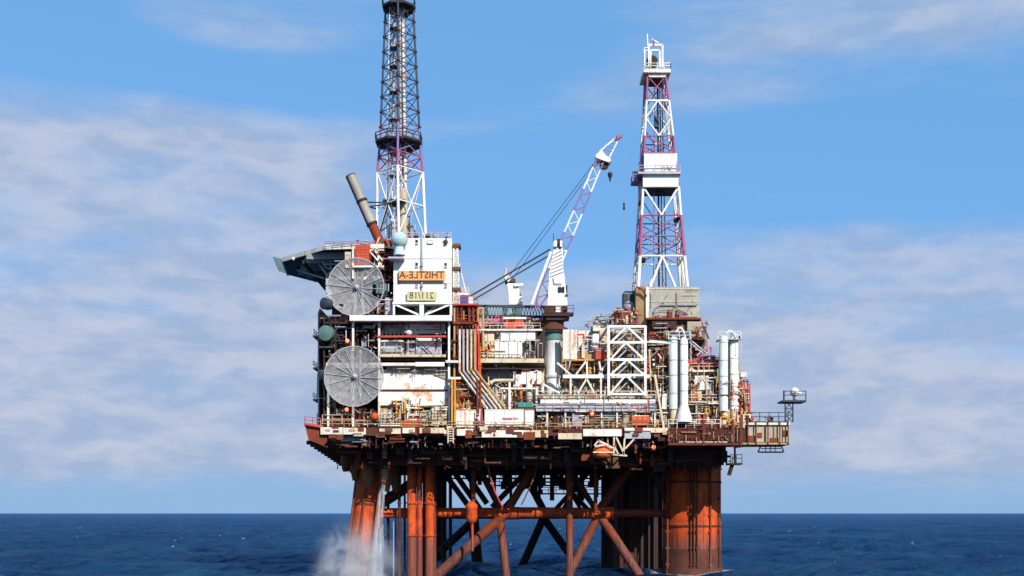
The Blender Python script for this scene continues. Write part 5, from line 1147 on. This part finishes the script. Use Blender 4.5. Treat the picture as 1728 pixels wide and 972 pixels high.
def end_module():
    T0 = thing('mud_module', P(1190, 722, 3), 'cluttered cream and red pipework module between the two pairs of silos', 'module'); k = Kit(T0, 71)
    k.wall(1126, 1252, 618, 722, 12, 'beige'); k.wall(1164, 1196, 620, 672, 5, 'cream', 3); k.wall(1172, 1196, 634, 658, 1.8, 'white_worn', 2); k.wall(1166, 1184, 660, 676, 1.8, 'cream', 1); k.wall(1196, 1214, 618, 676, 6, 'dark')
    MB().pbox(1162, 1214, 624, 627, 2, 1).build('beam', 'cream', T0); MB().pbox(1162, 1220, 677, 680, 1, 6).build('beam', 'cream', T0); MB().pbox(1174, 1177, 680, 716, .8, .3).build('column', 'beige', T0)
    k.rail(1162, 1214, 677, 1.2, 'cream'); k.rail(1162, 1214, 624, 2.1, 'cream'); k.rail(1128, 1216, 722, -.6, 'white_worn', 1.4)
    k.clutter(1164, 1214, 628, 676, 1.4, 44, WARM+['dark', 'dark'], 3, .6); k.clutter(1162, 1216, 682, 722, .6, 54, ['cream', 'white_worn', 'red', 'rust', 'brown', 'lilac', 'steel', 'ochre', 'dark'], 3, .6)
    k.clutter(1126, 1136, 640, 722, 2, 12, ['brown', 'cream', 'rust', 'dark'], 2, .6); k.clutter(1130, 1166, 690, 722, 1.6, 22, ['ochre', 'cream', 'grey', 'rust', 'white_worn'], 1.5, .5)
    k.clutter(1245, 1262, 640, 720, 1, 44, ['rust', 'red', 'orange', 'white_worn', 'brown', 'crimson'], 3, .5); k.clutter(1214, 1262, 690, 722, -.4, 22, ['ochre', 'orange', 'rust', 'cream', 'brown'], 1, .5)
    k.beam((1252, 640), (1262, 705), .5, .25, 'tan', 'brace'); k.beam((1250, 630), (1250, 715), 1.5, .25, 'rust', 'post'); k.cabinet(1250, 1260, 628, 636, 1, 1, 'white'); k.rail(1246, 1264, 625, 1, 'grey', 1)
    # pipe loops over the silos, and clamps
    for a, b, h in ((1138, 1157, 553), (1222, 1242, 558)):
        y = .8; pts = [P(a+(b-a)*i/8, h+ (573-h)*(2*i/8-1)**2*.9, y) for i in range(9)]; MB().tube([P(a, 580, y)]+pts+[P(b, 600, y)], .16, 8).build('pipe_loop', 'white', T0)
        k.rail(a-10, b+8, 572, .2, 'palegreen', 1.2); MB().pbox(a-9, b+7, 571.5, 573, .1, 3).build('landing', 'grey', T0)
        k.beam((a-9, 562), (a-9, 600), .4, .12, 'grey', 'post'); k.beam((b+9, 562), (b+9, 610), .4, .12, 'grey', 'post'); k.clutter(a-8, b+8, 556, 572, .5, 8, ['white', 'grey', 'dark', 'green'], 2, .35)
        k.beam((a+8.5, 575), (a+8.5, 690), .1, .2, 'dark', 'ladder')
    k.pipe([(1163, 577), (1180, 592), (1192, 600)], .5, .12, 'grey'); k.pipe([(1090, 577), (1135, 580)], .5, .15, 'palegreen')
    k.clutter(1175, 1215, 600, 622, 3, 14, ['red', 'crimson', 'purple', 'rust'], 1, .5)
    k.clutter(1262, 1300, 702, 713, .5, 8, ['red', 'white_worn', 'dark_blue'], 1, .4)
    k.tangle(1128, 1216, 616, 722, .4, 180, ['cream', 'white_worn', 'cream', 'brown', 'ochre', 'beige', 'rust', 'white_worn'], 3.5); k.tangle(1212, 1264, 640, 722, -.2, 130, ['rust', 'orange', 'cream', 'brown', 'red', 'white_worn'], 3); k.tangle(1128, 1250, 714, 746, -1.2, 90, ['maroon', 'rust', 'brown', 'tan'], .6, (.04, .1)); k.tangle(1110, 1215, 598, 620, 2, 50, ['red', 'rust', 'brown', 'crimson'], 2)
end_module()

# ---------------------------------------------------------------- lifeboat and davit under the deck
def lifeboat():
    y = -1.0; c = P(1018, 763, y); t = thing('lifeboat', c, 'orange enclosed lifeboat hanging under the deck edge', 'lifeboat')
    n = 14; m = 14; vs = []
    for i in range(n+1):
        u = -1+2*i/n; r = (1-abs(u)**2.6)**.5
        for j in range(m):
            a = 2*math.pi*j/m; hz = math.sin(a); zz = (1.15 if hz > 0 else .95)*hz; vs.append((c.x+u*1.75, c.y+1.3+math.cos(a)*1.25*r, c.z+zz*r*1.15))
    hull = MB().add(vs, [(i*m+j, i*m+(j+1) % m, (i+1)*m+(j+1) % m, (i+1)*m+j) for i in range(n) for j in range(m)], True).build('hull', 'orange', t)
    mb = MB(); mb.lathe((c.x-.2, c.y+1.3, c.z+1.1), [(.7, 0), (.6, .5), (.3, .7)], 10); mb.build('canopy', 'red', t)
    MB().box(c.x-1.7, c.x+1.7, c.y+.0, c.y+.12, c.z-.1, c.z+.08).build('rubbing_strake', 'white_worn', t)
    D_ = thing('davit', P(1018, 742, y), 'pink-white davit arms folded over the orange lifeboat', 'davit'); k = Kit(D_, 2)
    for p, q in (((1003, 752), (1011, 742)), ((1009, 743), (1028, 752)), ((1004, 753), (1020, 751)), ((1026, 752), (1036, 756))): k.beam(p, q, y-.1, .25, 'white_worn', 'arm')
    F = thing('hanging_a_frame', P(1050, 755, 0), 'pale A-shaped frame hanging below the deck right of the orange lifeboat', 'frame'); k = Kit(F, 3)
    for p, q in (((1036, 738), (1036, 767)), ((1040, 738), (1054, 768)), ((1054, 740), (1052, 768)), ((1070, 741), (1055, 757)), ((1034, 767), (1058, 769)), ((1036, 752), (1044, 768))): k.beam(p, q, -.3, .28, 'cream', 'strut')
lifeboat()

# ---------------------------------------------------------------- water outfall and spray
def spray():
    m = bpy.data.materials.new('falling_water'); m.use_nodes = True; t = NT(m.node_tree); b = t.n['Principled BSDF']; o = t.n['Material Output']
    g = t.new('ShaderNodeNewGeometry'); n = t.noise(t.scale(g.outputs['Position'], (2.2, 2.2, .35)), 1, 5, .7)
    b.inputs['Base Color'].default_value = (.75, .8, .85, 1); b.inputs['Roughness'].default_value = .6
    tr = t.new('ShaderNodeBsdfTransparent'); mx = t.new('ShaderNodeMixShader'); t.put(mx.inputs[0], t.ramp(n,  .40, .70, .02, .32))
    t.l.new(tr.outputs[0], mx.inputs[1]); t.l.new(b.outputs[0], mx.inputs[2]); t.l.new(mx.outputs[0], o.inputs[0]); M['falling_water'] = m
    y = 10; pts = [P(647, 812, y), P(644, 835, y), P(641, 870, y), P(639, 910, y), P(637, 950, y), P(636, 985, y)]
    mb = MB()
    for k_, (dx, r) in enumerate(((0, .30), (-.25, .2), (.22, .2))):
        rs = [r*(1+.36*i) for i in range(6)]
        q = [p+Vector((dx*(1+i*.4), k_*.2, 0)) for i, p in enumerate(pts)]
        for i in range(5): mb.tube([q[i], q[i+1]], rs[i], 10, rs[i+1], cap=False)
    tag(mb.build('water_outfall', 'falling_water'), 'white stream of water pouring from a pipe beside the left leg', 'water stream', None, 'stuff')
    c = P(650, 805, y); T0 = thing('outfall_pipe', c, 'stubby tan drain pipe that the white water pours from', 'pipe')
    MB().tube([c+Vector((0, 0, 4)), c, c+Vector((-.3, 0, -.8))], .6, 12).build('barrel', 'tan', T0); MB().tube([c+Vector((-.25, 0, -.5)), c+Vector((-.32, 0, -.9))], .75, 12).build('lip', 'rust', T0)
    # mist
    m = bpy.data.materials.new('spray_mist'); m.use_nodes = True; t = NT(m.node_tree); t.n.clear(); o = t.new('ShaderNodeOutputMaterial'); v = t.new('ShaderNodeVolumePrincipled')
    v.inputs['Color'].default_value = (.93, .95, .98, 1); v.inputs['Anisotropy'].default_value = -.1
    g = t.new('ShaderNodeNewGeometry'); pos = g.outputs['Position']; sp = t.new('ShaderNodeSeparateXYZ'); t.l.new(pos, sp.inputs[0])
    cx, cz = X(606, y), 0
    dx = t.math('DIVIDE', t.math('SUBTRACT', sp.outputs[0], cx), 10.5); dy = t.math('DIVIDE', t.math('SUBTRACT', sp.outputs[1], 7.0), 6.0); dz = t.math('DIVIDE', sp.outputs[2], 13.5)
    rr = t.math('ADD', t.math('ADD', t.math('MULTIPLY', dx, dx), t.math('MULTIPLY', dy, dy)), t.math('MULTIPLY', dz, dz))
    nz = t.noise(pos, .26, 6, .62, .8); fe = t.ramp(rr, 1.0, .0); dn = t.math('MULTIPLY', t.math('MULTIPLY', fe, fe), t.ramp(nz, .38, .64, .08, 1.0)); t.put(v.inputs['Density'], t.math('MULTIPLY', dn, .25))
    t.l.new(v.outputs[0], o.inputs['Volume']); M['mist'] = m
    mb = MB(); mb.sphere((cx, 7, 0), 1, 16, (10.7, 6.2, 13.7)); tag(mb.build('spray_mist', 'mist'), 'pale mist of spray drifting over the sea round the left leg', 'mist', None, 'stuff')
spray()
